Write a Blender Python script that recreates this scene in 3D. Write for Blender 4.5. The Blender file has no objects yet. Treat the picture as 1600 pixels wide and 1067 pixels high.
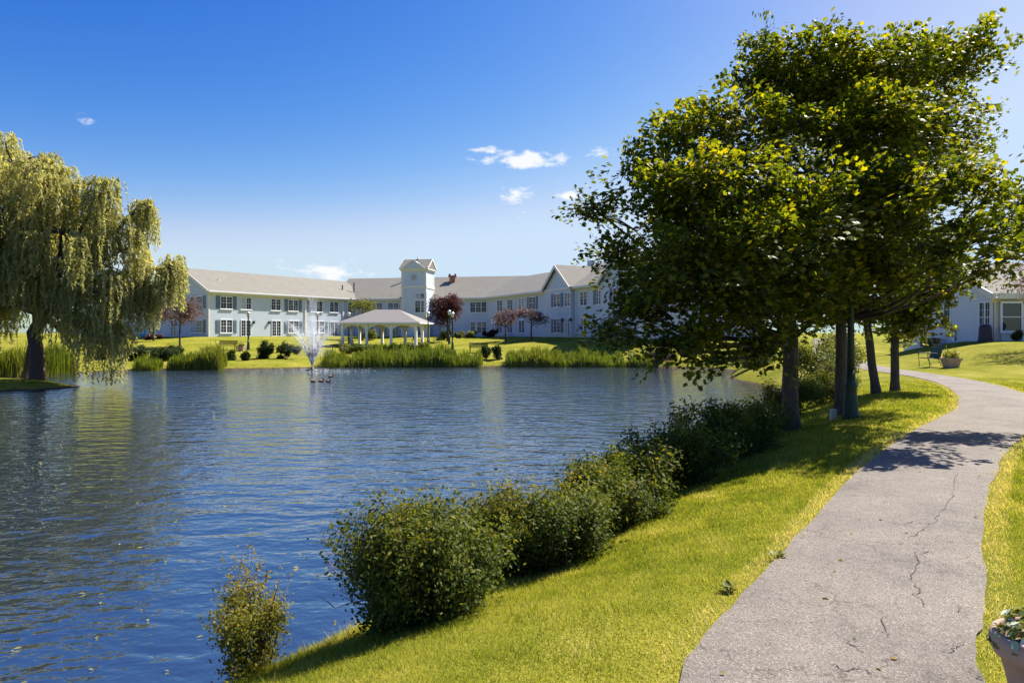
import bpy, math, random
import numpy as np
from mathutils import Vector, Matrix

random.seed(11)
rng = np.random.default_rng(11)
R = math.radians
scene = bpy.context.scene
COL = scene.collection

# ------------------------------------------------------------------ camera
F = 1067.0            # focal length in pixels of the 1600 px wide photograph
EYE = 1.70
HOR = 520.0
cd = bpy.data.cameras.new('camera')
cd.sensor_width = 36.0
cd.lens = 36.0 * F / 1600.0
cd.shift_y = -13.5 / 1600.0
cd.clip_start = 0.05
cd.clip_end = 8000
cam = bpy.data.objects.new('camera', cd)
cam.location = (0, 0, EYE)
cam.rotation_euler = (R(90), 0, 0)
COL.objects.link(cam)
scene.camera = cam

# ------------------------------------------------------------------ sky and sun
SUN_AZ = R(53.0)      # clockwise from the view direction (+Y)
SUN_EL = R(49.0)
world = bpy.data.worlds.new('World')
scene.world = world
world.use_nodes = True
wt = world.node_tree
for n in list(wt.nodes):
    wt.nodes.remove(n)
w_out = wt.nodes.new('ShaderNodeOutputWorld')
w_bg = wt.nodes.new('ShaderNodeBackground')
w_sky = wt.nodes.new('ShaderNodeTexSky')
w_sky.sky_type = 'NISHITA'
w_sky.sun_disc = False
w_sky.sun_elevation = SUN_EL
w_sky.sun_rotation = SUN_AZ
w_sky.altitude = 0
w_sky.air_density = 1.0
w_sky.dust_density = 0.6
w_sky.ozone_density = 3.0
w_bg.inputs['Strength'].default_value = 0.10

def wmath(op, a, b=None, c=None):
    n = wt.nodes.new('ShaderNodeMath'); n.operation = op
    for i, v in enumerate((a, b, c)):
        if v is None: continue
        if isinstance(v, (int, float)): n.inputs[i].default_value = v
        else: wt.links.new(v, n.inputs[i])
    return n.outputs[0]

# small fair-weather clouds: noise on a flat cloud layer, kept to a few drifts
w_tc = wt.nodes.new('ShaderNodeTexCoord')
w_sep = wt.nodes.new('ShaderNodeSeparateXYZ')
wt.links.new(w_tc.outputs['Generated'], w_sep.inputs[0])
wx, wy, wz = w_sep.outputs
azim = wmath('ARCTAN2', wx, wy)
elev = wmath('ARCSINE', wz)
w_n1 = wt.nodes.new('ShaderNodeTexNoise'); w_n1.inputs['Scale'].default_value = 26; w_n1.inputs['Detail'].default_value = 6; w_n1.inputs['Roughness'].default_value = 0.62
w_map = wt.nodes.new('ShaderNodeMapping'); w_map.inputs['Scale'].default_value = (1, 1, 2.4)
wt.links.new(w_tc.outputs['Generated'], w_map.inputs[0]); wt.links.new(w_map.outputs[0], w_n1.inputs['Vector'])
noise = w_n1.outputs['Fac']
mask = None
for (px, py, ax, ay, amt) in [(812, 249, 80, 16, 1.35), (765, 237, 34, 8, 1.0), (883, 246, 32, 10, 1.1), (808, 303, 36, 18, 1.5),
                              (818, 333, 13, 9, 1.1), (890, 307, 36, 10, 1.2), (935, 240, 38, 10, 1.0), (505, 424, 80, 16, 1.2),
                              (130, 188, 14, 5, .2), (1588, 365, 40, 25, .8), (-260, 330, 120, 25, .9), (2150, 260, 150, 40, 1.0),
                              (-900, 200, 160, 40, 1.0), (3600, 300, 200, 50, 1.0)]:
    a = math.atan((px - 800) / F)
    e = math.atan((HOR - py) / F * math.cos(a))
    da = wmath('DIVIDE', wmath('SUBTRACT', azim, a), ax / F * math.cos(a) ** 2)
    de = wmath('DIVIDE', wmath('SUBTRACT', elev, e), ay / F)
    d2 = wmath('ADD', wmath('MULTIPLY', da, da), wmath('MULTIPLY', de, de))
    m = wmath('MULTIPLY', wmath('SUBTRACT', 1.0, wmath('SQRT', d2)), amt)
    mask = m if mask is None else wmath('MAXIMUM', mask, m)
dens = wmath('ADD', wmath('MULTIPLY', mask, 0.75), wmath('MULTIPLY', wmath('SUBTRACT', noise, 0.53), 3.2))
w_mr = wt.nodes.new('ShaderNodeMapRange'); w_mr.interpolation_type = 'SMOOTHSTEP'
wt.links.new(dens, w_mr.inputs['Value'])
w_mr.inputs['From Min'].default_value = 0.05; w_mr.inputs['From Max'].default_value = 0.75
inside = wmath('GREATER_THAN', mask, -0.6)
cl = wmath('MULTIPLY', wmath('MULTIPLY', w_mr.outputs[0], inside), 0.92)
w_mix = wt.nodes.new('ShaderNodeMix'); w_mix.data_type = 'RGBA'
wt.links.new(cl, w_mix.inputs['Factor'])
w_hsv = wt.nodes.new('ShaderNodeHueSaturation')
w_hsv.inputs['Hue'].default_value = 0.506
w_hsv.inputs['Saturation'].default_value = 1.22
wt.links.new(w_sky.outputs[0], w_hsv.inputs['Color'])
# deep summer blue overhead, pale at the horizon: one tone curve per channel over the whole sky
w_sc = wt.nodes.new('ShaderNodeSeparateColor'); w_cc = wt.nodes.new('ShaderNodeCombineColor')
wt.links.new(w_hsv.outputs[0], w_sc.inputs[0])
chan = []
for ch, (ref, gain, power, top) in enumerate([(.43, .58, 2.4, .64), (.73, .70, 1.6, .78), (1.15, .98, .75, 1.0)]):
    v_ = wmath('POWER', wmath('MULTIPLY', w_sc.outputs[ch], .18/ref), power)
    chan.append(wmath('SMOOTH_MIN', wmath('MULTIPLY', v_, 4.67*gain), 4.67*top, 1.5))
chan[0] = wmath('SMOOTH_MIN', chan[0], wmath('MULTIPLY', chan[1], .80), .4)
for ch in range(3): wt.links.new(chan[ch], w_cc.inputs[ch])
wt.links.new(w_cc.outputs[0], w_mix.inputs['A'])
w_mix.inputs['B'].default_value = (4.7, 4.75, 4.9, 1)
wt.links.new(w_mix.outputs['Result'], w_bg.inputs['Color'])
wt.links.new(w_bg.outputs[0], w_out.inputs['Surface'])

sun_dir = Vector((math.cos(SUN_EL) * math.sin(SUN_AZ), math.cos(SUN_EL) * math.cos(SUN_AZ), math.sin(SUN_EL)))
sd = bpy.data.lights.new('sun', 'SUN')
sd.energy = 5.0
sd.angle = R(0.53)
sd.color = (1.0, 0.945, 0.86)
sun = bpy.data.objects.new('sun', sd)
sun.rotation_euler = (-sun_dir).to_track_quat('-Z', 'Y').to_euler()
sun.location = (30, 30, 40)
COL.objects.link(sun)

# ------------------------------------------------------------------ exposure
vs = scene.view_settings
scene.display_settings.display_device = 'sRGB'
vs.view_transform = 'Standard'
vs.look = 'None'
vs.exposure = 1.1
vs.gamma = 1.0
vs.use_curve_mapping = False
cy = scene.cycles
cy.max_bounces = 8
cy.diffuse_bounces = 2
cy.glossy_bounces = 3
cy.transmission_bounces = 2
cy.transparent_max_bounces = 12
cy.sample_clamp_indirect = 4.0
cy.caustics_reflective = False
cy.caustics_refractive = False
cy.use_denoising = True

# ================================================================== helpers
def at(px, py, D):
    return Vector(((px - 800) / F * D, D, EYE - (py - HOR) / F * D))

def tag(o, label=None, cat=None, group=None, kind=None):
    if label: o['label'] = label
    if cat: o['category'] = cat
    if group: o['group'] = group
    if kind: o['kind'] = kind
    return o

def Wm(o):
    m = o.matrix_parent_inverse @ o.matrix_basis
    return Wm(o.parent) @ m if o.parent else o.matrix_basis.copy()

def adopt(o, parent):
    if parent is not None:
        o.parent = parent
        o.matrix_parent_inverse = Wm(parent).inverted()
    return o

def empty(name, loc, rz=0.0):
    o = bpy.data.objects.new(name, None)
    o.empty_display_size = 0.2
    o.location = loc
    o.rotation_euler = (0, 0, rz)
    COL.objects.link(o)
    return o

def link(name, me, parent=None, M=None):
    o = bpy.data.objects.new(name, me)
    if M is not None: o.matrix_basis = M
    COL.objects.link(o)
    return adopt(o, parent)

def copy_tree(o, parent=None):
    c = o.copy()
    COL.objects.link(c)
    if parent is not None: c.parent = parent
    for ch in [k for k in bpy.data.objects if k.parent == o]:
        copy_tree(ch, c)
    return c

def np_mesh(name, V, Fc, mat, smooth=False, attrs=None):
    """V (n,3), Fc (m,k) arrays -> mesh"""
    V = np.ascontiguousarray(V, dtype=np.float32)
    Fc = np.ascontiguousarray(Fc, dtype=np.int32)
    me = bpy.data.meshes.new(name)
    m, k = Fc.shape
    me.vertices.add(len(V)); me.vertices.foreach_set('co', V.ravel())
    me.loops.add(m * k); me.loops.foreach_set('vertex_index', Fc.ravel())
    me.polygons.add(m); me.polygons.foreach_set('loop_start', np.arange(m, dtype=np.int32) * k)
    if smooth: me.polygons.foreach_set('use_smooth', np.ones(m, dtype=bool))
    if attrs:
        for an, av in attrs.items():
            a = me.attributes.new(an, 'FLOAT', 'POINT')
            a.data.foreach_set('value', np.ascontiguousarray(av, dtype=np.float32))
    me.update(calc_edges=True)
    if mat: me.materials.append(mat)
    return me

class MB:
    """collects simple shapes into one mesh"""
    def __init__(self):
        self.v = []; self.f = []
    def add(self, vs, fs):
        b = len(self.v)
        self.v += [tuple(p) for p in vs]
        self.f += [tuple(i + b for i in q) for q in fs]
        return self
    def box(self, x0, x1, y0, y1, z0, z1, M=None):
        vs = [Vector(p) for p in ((x0,y0,z0),(x1,y0,z0),(x1,y1,z0),(x0,y1,z0),(x0,y0,z1),(x1,y0,z1),(x1,y1,z1),(x0,y1,z1))]
        if M is not None: vs = [M @ p for p in vs]
        return self.add(vs, [(0,3,2,1),(4,5,6,7),(0,1,5,4),(1,2,6,5),(2,3,7,6),(3,0,4,7)])
    def taper(self, x0, x1, y0, y1, z0, z1, k):
        cx, cy_ = (x0+x1)/2, (y0+y1)/2
        lo = [(cx+(x-cx)*k, cy_+(y-cy_)*k, z0) for x, y in ((x0,y0),(x1,y0),(x1,y1),(x0,y1))]
        hi = [(x, y, z1) for x, y in ((x0,y0),(x1,y0),(x1,y1),(x0,y1))]
        return self.add(lo+hi, [(0,3,2,1),(4,5,6,7),(0,1,5,4),(1,2,6,5),(2,3,7,6),(3,0,4,7)])
    def extrude(self, poly, vec):
        """poly: list of 3D points (planar), pushed along vec"""
        n = len(poly); vec = Vector(vec)
        a = [Vector(p) for p in poly]; b = [p + vec for p in a]
        fs = [tuple(range(n))[::-1], tuple(range(n, 2*n))]
        for i in range(n):
            j = (i+1) % n
            fs.append((i, j, n+j, n+i))
        return self.add(a+b, fs)
    def tube(self, pts, rad, n=6, cap=True):
        pts = [Vector(p) for p in pts]
        if not hasattr(rad, '__len__'): rad = [rad]*len(pts)
        base = len(self.v)
        t0 = (pts[1]-pts[0]).normalized()
        u = t0.orthogonal().normalized()
        for i, p in enumerate(pts):
            t = (pts[min(i+1, len(pts)-1)] - pts[max(i-1, 0)])
            if t.length < 1e-9: t = t0
            t.normalize()
            u = (u - t*u.dot(t))
            if u.length < 1e-6: u = t.orthogonal()
            u.normalize(); w = t.cross(u)
            for k in range(n):
                a = 2*math.pi*k/n
                self.v.append(tuple(p + (u*math.cos(a) + w*math.sin(a))*rad[i]))
        for i in range(len(pts)-1):
            for k in range(n):
                a = base+i*n+k; b = base+i*n+(k+1) % n
                self.f.append((a, b, b+n, a+n))
        if cap:
            self.f.append(tuple(base+k for k in range(n))[::-1])
            self.f.append(tuple(base+(len(pts)-1)*n+k for k in range(n)))
        return self
    def lathe(self, prof, c=(0,0,0), n=16):
        c = Vector(c); base = len(self.v)
        for (r, z) in prof:
            for k in range(n):
                a = 2*math.pi*k/n
                self.v.append((c.x+r*math.cos(a), c.y+r*math.sin(a), c.z+z))
        for i in range(len(prof)-1):
            for k in range(n):
                a = base+i*n+k; b = base+i*n+(k+1) % n
                self.f.append((a, b, b+n, a+n))
        self.f.append(tuple(base+k for k in range(n))[::-1])
        self.f.append(tuple(base+(len(prof)-1)*n+k for k in range(n)))
        return self
    def mesh(self, name, mat, smooth=False):
        me = bpy.data.meshes.new(name)
        me.from_pydata(self.v, [], self.f)
        if smooth:
            me.polygons.foreach_set('use_smooth', np.ones(len(me.polygons), dtype=bool))
        if mat: me.materials.append(mat)
        me.update()
        return me
    def build(self, name, mat, parent=None, M=None, smooth=False):
        return link(name, self.mesh(name, mat, smooth), parent, M)

# ------------------------------------------------------------------ materials
class NT:
    def __init__(self, name):
        self.m = bpy.data.materials.new(name); self.m.use_nodes = True
        self.t = self.m.node_tree
        for n in list(self.t.nodes): self.t.nodes.remove(n)
        self.out = self.t.nodes.new('ShaderNodeOutputMaterial')
        self.tc = self.t.nodes.new('ShaderNodeTexCoord')
    def n(self, typ, **kw):
        nd = self.t.nodes.new('ShaderNode'+typ)
        for k, v in kw.items():
            if k in nd.inputs.keys(): self.set(nd.inputs[k], v)
            else: setattr(nd, k, v)
        return nd
    def set(self, inp, v):
        if isinstance(v, bpy.types.NodeSocket): self.t.links.new(v, inp)
        else: inp.default_value = v
    def noise(self, scale, detail=4, rough=0.55, vec=None, dist=0.0):
        nd = self.n('TexNoise'); nd.inputs['Scale'].default_value = scale
        nd.inputs['Detail'].default_value = detail; nd.inputs['Roughness'].default_value = rough
        nd.inputs['Distortion'].default_value = dist
        self.t.links.new(vec if vec is not None else self.tc.outputs['Object'], nd.inputs['Vector'])
        return nd.outputs['Fac']
    def mapping(self, scale, rot=(0,0,0), src='Object'):
        nd = self.n('Mapping'); nd.inputs['Scale'].default_value = scale; nd.inputs['Rotation'].default_value = rot
        self.t.links.new(self.tc.outputs[src], nd.inputs['Vector'])
        return nd.outputs[0]
    def ramp(self, fac, stops):
        nd = self.n('ValToRGB'); cr = nd.color_ramp
        while len(cr.elements) < len(stops): cr.elements.new(0.5)
        for e, (p, c) in zip(cr.elements, stops):
            e.position = p; e.color = (c[0], c[1], c[2], 1) if len(c) == 3 else c
        self.t.links.new(fac, nd.inputs[0])
        return nd.outputs[0]
    def math(self, op, a, b=0.0):
        nd = self.n('Math', operation=op); self.set(nd.inputs[0], a); self.set(nd.inputs[1], b)
        return nd.outputs[0]
    def mix(self, fac, a, b, blend='MIX'):
        nd = self.n('Mix', data_type='RGBA', blend_type=blend)
        self.set(nd.inputs['Factor'], fac)
        self.set(nd.inputs['A'], a if isinstance(a, bpy.types.NodeSocket) else (*a, 1))
        self.set(nd.inputs['B'], b if isinstance(b, bpy.types.NodeSocket) else (*b, 1))
        return nd.outputs['Result']
    def attr(self, name):
        nd = self.n('Attribute'); nd.attribute_name = name
        return nd.outputs['Fac']
    def bump(self, h, strength=0.3, dist=0.02, normal=None):
        nd = self.n('Bump'); nd.inputs['Strength'].default_value = strength; nd.inputs['Distance'].default_value = dist
        self.t.links.new(h, nd.inputs['Height'])
        if normal is not None: self.t.links.new(normal, nd.inputs['Normal'])
        return nd.outputs[0]
    def principled(self, color, rough=0.6, normal=None, **kw):
        p = self.n('BsdfPrincipled')
        self.set(p.inputs['Base Color'], color if isinstance(color, bpy.types.NodeSocket) else (*color, 1))
        self.set(p.inputs['Roughness'], rough)
        for k, v in kw.items(): self.set(p.inputs[k], v)
        if normal is not None: self.t.links.new(normal, p.inputs['Normal'])
        self.t.links.new(p.outputs[0], self.out.inputs['Surface'])
        return p

def paint(name, col, rough=0.5, var=0.12, scale=3.0, **kw):
    t = NT(name)
    f = t.noise(scale, 5)
    c = t.mix(f, tuple(x*(1-var) for x in col), tuple(min(1, x*(1+var)) for x in col))
    b = t.bump(t.noise(scale*12, 3), 0.15, 0.01)
    t.principled(c, rough, b, **kw)
    return t.m

def leaf_mat(name, stops, trans=0.45, tcol=(1.25, 1.15, 0.55), rough=0.45, spec=0.35, big=0.8):
    """stops: colour ramp over the per-leaf random value"""
    t = NT(name)
    rnd = t.attr('rnd')
    v = t.math('ADD', t.math('MULTIPLY', rnd, 0.75), t.math('MULTIPLY', t.noise(big, 3), 0.5))
    v = t.math('SUBTRACT', v, 0.12)
    c = t.ramp(v, stops)
    p = t.n('BsdfPrincipled'); t.set(p.inputs['Base Color'], c); p.inputs['Roughness'].default_value = rough
    p.inputs['Specular IOR Level'].default_value = spec
    tr = t.n('BsdfTranslucent')
    tc = t.mix(1.0, c, tcol, 'MULTIPLY'); t.set(tr.inputs['Color'], tc)
    ms = t.n('MixShader'); ms.inputs[0].default_value = trans
    t.t.links.new(p.outputs[0], ms.inputs[1]); t.t.links.new(tr.outputs[0], ms.inputs[2])
    t.t.links.new(ms.outputs[0], t.out.inputs['Surface'])
    return t.m

def bark_mat(name, c0, c1):
    t = NT(name)
    v = t.mapping((9, 9, 1.6))
    f = t.noise(3.0, 6, 0.65, v, 0.4)
    c = t.ramp(f, [(0.3, c0), (0.7, c1)])
    t.principled(c, 0.9, t.bump(f, 0.9, 0.03))
    return t.m

M = {}
M['maple'] = leaf_mat('maple_leaf', [(0.0, (0.026, 0.045, 0.008)), (0.42, (0.062, 0.092, 0.012)), (0.75, (0.180, 0.200, 0.018)), (1.0, (0.36, 0.30, 0.025))], 0.52, (2.05, 1.82, 0.30), 0.5, 0.25)
M['willow'] = leaf_mat('willow_leaf', [(0.0, (0.24, 0.24, 0.08)), (0.5, (0.43, 0.42, 0.17)), (0.8, (0.56, 0.52, 0.23)), (1.0, (0.60, 0.49, 0.14))], 0.58, (1.25, 1.2, 0.65), 0.55, 0.25)
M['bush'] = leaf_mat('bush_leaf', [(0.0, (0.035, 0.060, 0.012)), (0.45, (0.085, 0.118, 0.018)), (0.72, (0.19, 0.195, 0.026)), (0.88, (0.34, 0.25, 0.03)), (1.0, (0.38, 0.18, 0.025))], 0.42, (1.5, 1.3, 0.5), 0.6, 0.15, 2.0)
M['bush_tip'] = leaf_mat('autumn_bush_leaf', [(0.0, (0.07, 0.10, 0.016)), (0.4, (0.18, 0.19, 0.025)), (0.72, (0.34, 0.25, 0.03)), (1.0, (0.40, 0.17, 0.025))], 0.42, (1.5, 1.2, 0.5), 0.6, 0.15, 3.0)
M['plum'] = leaf_mat('purple_leaf', [(0.0, (0.035, 0.012, 0.014)), (0.5, (0.075, 0.026, 0.028)), (1.0, (0.16, 0.06, 0.05))], 0.35, (1.5, 0.8, 0.7), 0.5, 0.2, 0.5)
M['pinkish'] = leaf_mat('dusty_purple_leaf', [(0.0, (0.09, 0.055, 0.05)), (0.5, (0.17, 0.11, 0.095)), (1.0, (0.28, 0.20, 0.16))], 0.3, (1.2, 0.9, 0.8), 0.5, 0.25, 0.5)
M['yellowgreen'] = leaf_mat('yellow_green_leaf', [(0.0, (0.08, 0.11, 0.02)), (0.5, (0.17, 0.19, 0.03)), (1.0, (0.27, 0.24, 0.05))], 0.4, (1.3, 1.2, 0.5), 0.5, 0.3, 0.6)
M['darkgreen'] = leaf_mat('dark_green_leaf', [(0.0, (0.02, 0.035, 0.012)), (0.5, (0.045, 0.07, 0.02)), (1.0, (0.09, 0.11, 0.03))], 0.3, (1.3, 1.2, 0.5), 0.6, 0.12, 0.6)
M['reed'] = leaf_mat('reed_blade', [(0.0, (0.08, 0.12, 0.018)), (0.4, (0.14, 0.18, 0.022)), (0.75, (0.22, 0.23, 0.03)), (1.0, (0.38, 0.30, 0.10))], 0.4, (1.3, 1.3, 0.5), 0.45, 0.35, 0.35)
M['grass'] = leaf_mat('grass_blade', [(0.0, (0.095, 0.145, 0.014)), (0.3, (0.232, 0.262, 0.026)), (0.6, (0.39, 0.372, 0.055)), (0.82, (0.56, 0.465, 0.14)), (1.0, (0.72, 0.57, 0.33))], 0.45, (1.3, 1.3, 0.5), 0.6, 0.08, 1.1)
M['bark'] = bark_mat('maple_bark', (0.035, 0.026, 0.02), (0.12, 0.095, 0.075))
M['bark_dark'] = bark_mat('dark_bark', (0.03, 0.022, 0.018), (0.09, 0.065, 0.05))
M['twig'] = paint('twig', (0.11, 0.075, 0.055), 0.8)
M['deadtwig'] = paint('dead_twig', (0.22, 0.16, 0.14), 0.8)

# ground
t = NT('lawn')
n1 = t.noise(0.35, 5, 0.6); n2 = t.noise(3.0, 5, 0.65); n3 = t.noise(38.0, 3, 0.7)
v = t.math('ADD', t.math('MULTIPLY', n1, 0.45), t.math('ADD', t.math('MULTIPLY', n2, 0.33), t.math('MULTIPLY', n3, 0.32)))
gc = t.ramp(v, [(0.36, (0.085, 0.115, 0.010)), (0.5, (0.175, 0.185, 0.018)), (0.6, (0.27, 0.248, 0.032)), (0.72, (0.39, 0.33, 0.09))])
geo = t.n('NewGeometry'); sp = t.n('SeparateXYZ'); t.t.links.new(geo.outputs['Position'], sp.inputs[0])
mr = t.n('MapRange'); t.t.links.new(t.math('ADD', sp.outputs[2], t.math('MULTIPLY', n2, 0.10)), mr.inputs['Value'])
mr.inputs['From Min'].default_value = -1.06; mr.inputs['From Max'].default_value = -0.98
mud = t.ramp(n2, [(0.3, (0.05, 0.035, 0.022)), (0.7, (0.12, 0.09, 0.06))])
gc = t.mix(mr.outputs[0], mud, gc)
t.principled(gc, 0.95, t.bump(n3, 0.9, 0.04), **{'Specular IOR Level': 0.03})
M['lawn'] = t.m

t = NT('asphalt_path')
n1 = t.noise(1.1, 5, 0.6); n2 = t.noise(150.0, 2, 0.7); n3 = t.noise(9.0, 4, 0.6)
vor = t.n('TexVoronoi'); vor.inputs['Scale'].default_value = 135.0; t.t.links.new(t.tc.outputs['Object'], vor.inputs['Vector'])
spk = t.ramp(vor.outputs['Color'], [(0.0, (0.085, 0.070, 0.058)), (0.4, (0.185, 0.158, 0.132)), (0.8, (0.25, 0.218, 0.185)), (1.0, (0.44, 0.395, 0.345))])
big = t.ramp(t.math('ADD', t.math('MULTIPLY', n1, 0.65), t.math('MULTIPLY', n3, 0.35)), [(0.28, (0.55, 0.545, 0.54)), (0.48, (0.92, 0.92, 0.90)), (0.72, (1.25, 1.21, 1.14))])
ac = t.mix(1.0, spk, big, 'MULTIPLY')
vc = t.n('TexVoronoi', feature='DISTANCE_TO_EDGE'); vc.inputs['Scale'].default_value = 2.1
wv = t.n('Mix', data_type='VECTOR'); t.t.links.new(t.tc.outputs['Object'], wv.inputs['A'])
nv = t.n('TexNoise'); nv.inputs['Scale'].default_value = 7.0; nv.inputs['Detail'].default_value = 5
t.t.links.new(t.tc.outputs['Object'], nv.inputs['Vector']); t.t.links.new(nv.outputs['Color'], wv.inputs['B']); wv.inputs['Factor'].default_value = 0.22
t.t.links.new(wv.outputs['Result'], vc.inputs['Vector'])
ck = t.n('MapRange'); t.t.links.new(vc.outputs['Distance'], ck.inputs['Value']); ck.inputs['From Min'].default_value = 0.004; ck.inputs['From Max'].default_value = 0.012
ckm = t.n('MapRange'); t.t.links.new(t.noise(0.9, 2), ckm.inputs['Value']); ckm.inputs['From Min'].default_value = 0.47; ckm.inputs['From Max'].default_value = 0.56
cr = t.math('MULTIPLY', t.math('SUBTRACT', 1.0, ck.outputs[0]), ckm.outputs[0])
ac = t.mix(t.math('MULTIPLY', cr, 0.75), ac, (0.09, 0.065, 0.05))
t.principled(ac, 0.85, t.bump(t.math('ADD', n2, vor.outputs['Distance']), 0.55, 0.006), **{'Specular IOR Level': 0.25})
M['path'] = t.m

# pond water
t = NT('pond_water')
va = t.mapping((0.55, 1.0, 1.0), (0, 0, R(8)))
vb = t.mapping((0.75, 1.0, 1.0), (0, 0, R(-14)))
w1 = t.noise(1.9, 2, 0.45, va, 0.3)
w2 = t.noise(6.5, 2, 0.5, vb, 0.2)
w3 = t.noise(0.16, 2, 0.5)
amp = t.n('MapRange'); t.t.links.new(w3, amp.inputs['Value']); amp.inputs['From Min'].default_value = 0.3; amp.inputs['From Max'].default_value = 0.7
amp.inputs['To Min'].default_value = 0.75; amp.inputs['To Max'].default_value = 1.15
gw = t.n('NewGeometry'); sw = t.n('SeparateXYZ'); t.t.links.new(gw.outputs['Position'], sw.inputs[0])
wind = t.n('MapRange'); t.t.links.new(sw.outputs[1], wind.inputs['Value'])
wind.inputs['From Min'].default_value = 6; wind.inputs['From Max'].default_value = 24; wind.inputs['To Min'].default_value = 0.95; wind.inputs['To Max'].default_value = 2.1
hh = t.math('MULTIPLY', t.math('ADD', w1, t.math('MULTIPLY', w2, 0.30)), t.math('MULTIPLY', amp.outputs[0], wind.outputs[0]))
t.principled((0.021, 0.032, 0.043), 0.03, t.bump(hh, 1.0, 0.05), **{'IOR': 1.333, 'Specular IOR Level': 0.5})
wp = [n for n in t.t.nodes if n.type == 'BSDF_PRINCIPLED'][0]
gl_ = t.n('BsdfAnisotropic'); gl_.inputs['Color'].default_value = (0.92, 0.92, 0.90, 1); gl_.inputs['Roughness'].default_value = 0.05
t.t.links.new(wp.inputs['Normal'].links[0].from_socket, gl_.inputs['Normal'])
mw = t.n('MixShader'); mw.inputs[0].default_value = 0.30
t.t.links.new(wp.outputs[0], mw.inputs[1]); t.t.links.new(gl_.outputs[0], mw.inputs[2]); t.t.links.new(mw.outputs[0], t.out.inputs['Surface'])
M['water'] = t.m

# building
def siding(name, col, pitch=0.13):
    t = NT(name)
    geo = t.n('NewGeometry'); sp = t.n('SeparateXYZ'); t.t.links.new(geo.outputs['Position'], sp.inputs[0])
    fr = t.math('FRACT', t.math('DIVIDE', sp.outputs[2], pitch))
    f = t.noise(1.3, 5)
    c = t.mix(f, tuple(x*0.93 for x in col), tuple(x*1.05 for x in col))
    lap = t.ramp(fr, [(0.0, (0.62, 0.62, 0.62)), (0.10, (0.95, 0.95, 0.95)), (1.0, (1, 1, 1))])
    c = t.mix(0.6, c, lap, 'MULTIPLY')
    t.principled(c, 0.55, t.bump(fr, 0.5, 0.02))
    return t.m
M['siding'] = siding('blue_siding', (0.57, 0.64, 0.72))
M['siding2'] = siding('pale_siding', (0.66, 0.715, 0.78), 0.16)
M['trim'] = paint('cream_trim', (0.72, 0.69, 0.60), 0.5, 0.05)
M['white'] = paint('white_paint', (0.80, 0.80, 0.80), 0.45, 0.05)
M['shutter'] = paint('grey_blue_shutter', (0.13, 0.18, 0.22), 0.5, 0.1)
t = NT('shingles')
vv = t.mapping((1, 1, 1))
f1 = t.noise(1.2, 5, 0.6); f2 = t.noise(18, 3, 0.7)
geo = t.n('NewGeometry'); sp = t.n('SeparateXYZ'); t.t.links.new(geo.outputs['Position'], sp.inputs[0])
row = t.math('FRACT', t.math('MULTIPLY', sp.outputs[2], 7.0))
sh = t.ramp(t.math('ADD', t.math('MULTIPLY', f1, 0.5), t.math('MULTIPLY', f2, 0.5)), [(0.3, (0.16, 0.148, 0.118)), (0.7, (0.23, 0.212, 0.172))])
sh = t.mix(0.35, sh, t.ramp(row, [(0.0, (0.65, 0.65, 0.65)), (0.2, (1, 1, 1))]), 'MULTIPLY')
t.principled(sh, 0.9, t.bump(row, 0.4, 0.02))
M['roof'] = t.m
t = NT('gazebo_roof')
f1 = t.noise(2.0, 5)
t.principled(t.mix(f1, (0.20, 0.182, 0.158), (0.26, 0.238, 0.21)), 0.85)
M['gazebo_roof'] = t.m
t = NT('window_glass')
f1 = t.noise(0.7, 2)
t.principled(t.mix(f1, (0.012, 0.015, 0.02), (0.05, 0.06, 0.075)), 0.05, **{'Specular IOR Level': 0.7})
M['glass'] = t.m
M['curtain'] = paint('blind', (0.42, 0.43, 0.46), 0.6, 0.2, 2.0)
M['green_metal'] = paint('green_metal', (0.011, 0.032, 0.018), 0.6, 0.15)
M['dark_metal'] = paint('dark_metal', (0.03, 0.03, 0.032), 0.45)
M['sling'] = paint('green_sling', (0.05, 0.10, 0.055), 0.7)
t = NT('lamp_globe'); t.principled((0.75, 0.66, 0.48), 0.25, **{'Transmission Weight': 0.25}); M['globe'] = t.m
t = NT('lamp_cap'); t.principled((0.78, 0.80, 0.82), 0.25, **{'Metallic': 0.3}); M['cap'] = t.m
M['terracotta'] = paint('terracotta', (0.42, 0.27, 0.20), 0.8, 0.15)
M['stonepot'] = paint('weathered_pot', (0.40, 0.275, 0.20), 0.8, 0.2, 6)
M['soil'] = paint('soil', (0.05, 0.035, 0.025), 0.95)
M['brick'] = paint('chimney_brick', (0.30, 0.12, 0.08), 0.85)
M['blue_plastic'] = paint('blue_plastic', (0.03, 0.32, 0.50), 0.4)
M['wood'] = paint('brown_wood', (0.16, 0.10, 0.07), 0.7)
M['steel'] = paint('galvanised_steel', (0.5, 0.52, 0.55), 0.4, **{'Metallic': 0.6})
M['cover'] = paint('grill_cover', (0.03, 0.022, 0.03), 0.6)
M['boxgrey'] = paint('grey_box', (0.45, 0.46, 0.45), 0.5)
M['crack'] = paint('path_crack', (0.085, 0.064, 0.050), 0.95)
t = NT('fountain_water')
p = t.n('BsdfPrincipled'); p.inputs['Base Color'].default_value = (0.92, 0.95, 1, 1); p.inputs['Roughness'].default_value = 0.3
tr = t.n('BsdfTranslucent'); tr.inputs['Color'].default_value = (0.95, 0.97, 1, 1)
ms = t.n('MixShader'); ms.inputs[0].default_value = 0.5
t.t.links.new(p.outputs[0], ms.inputs[1]); t.t.links.new(tr.outputs[0], ms.inputs[2])
tp = t.n('BsdfTransparent'); ms2 = t.n('MixShader')
t.t.links.new(t.math('MULTIPLY', t.attr('rnd'), 1.0), ms2.inputs[0])
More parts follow.
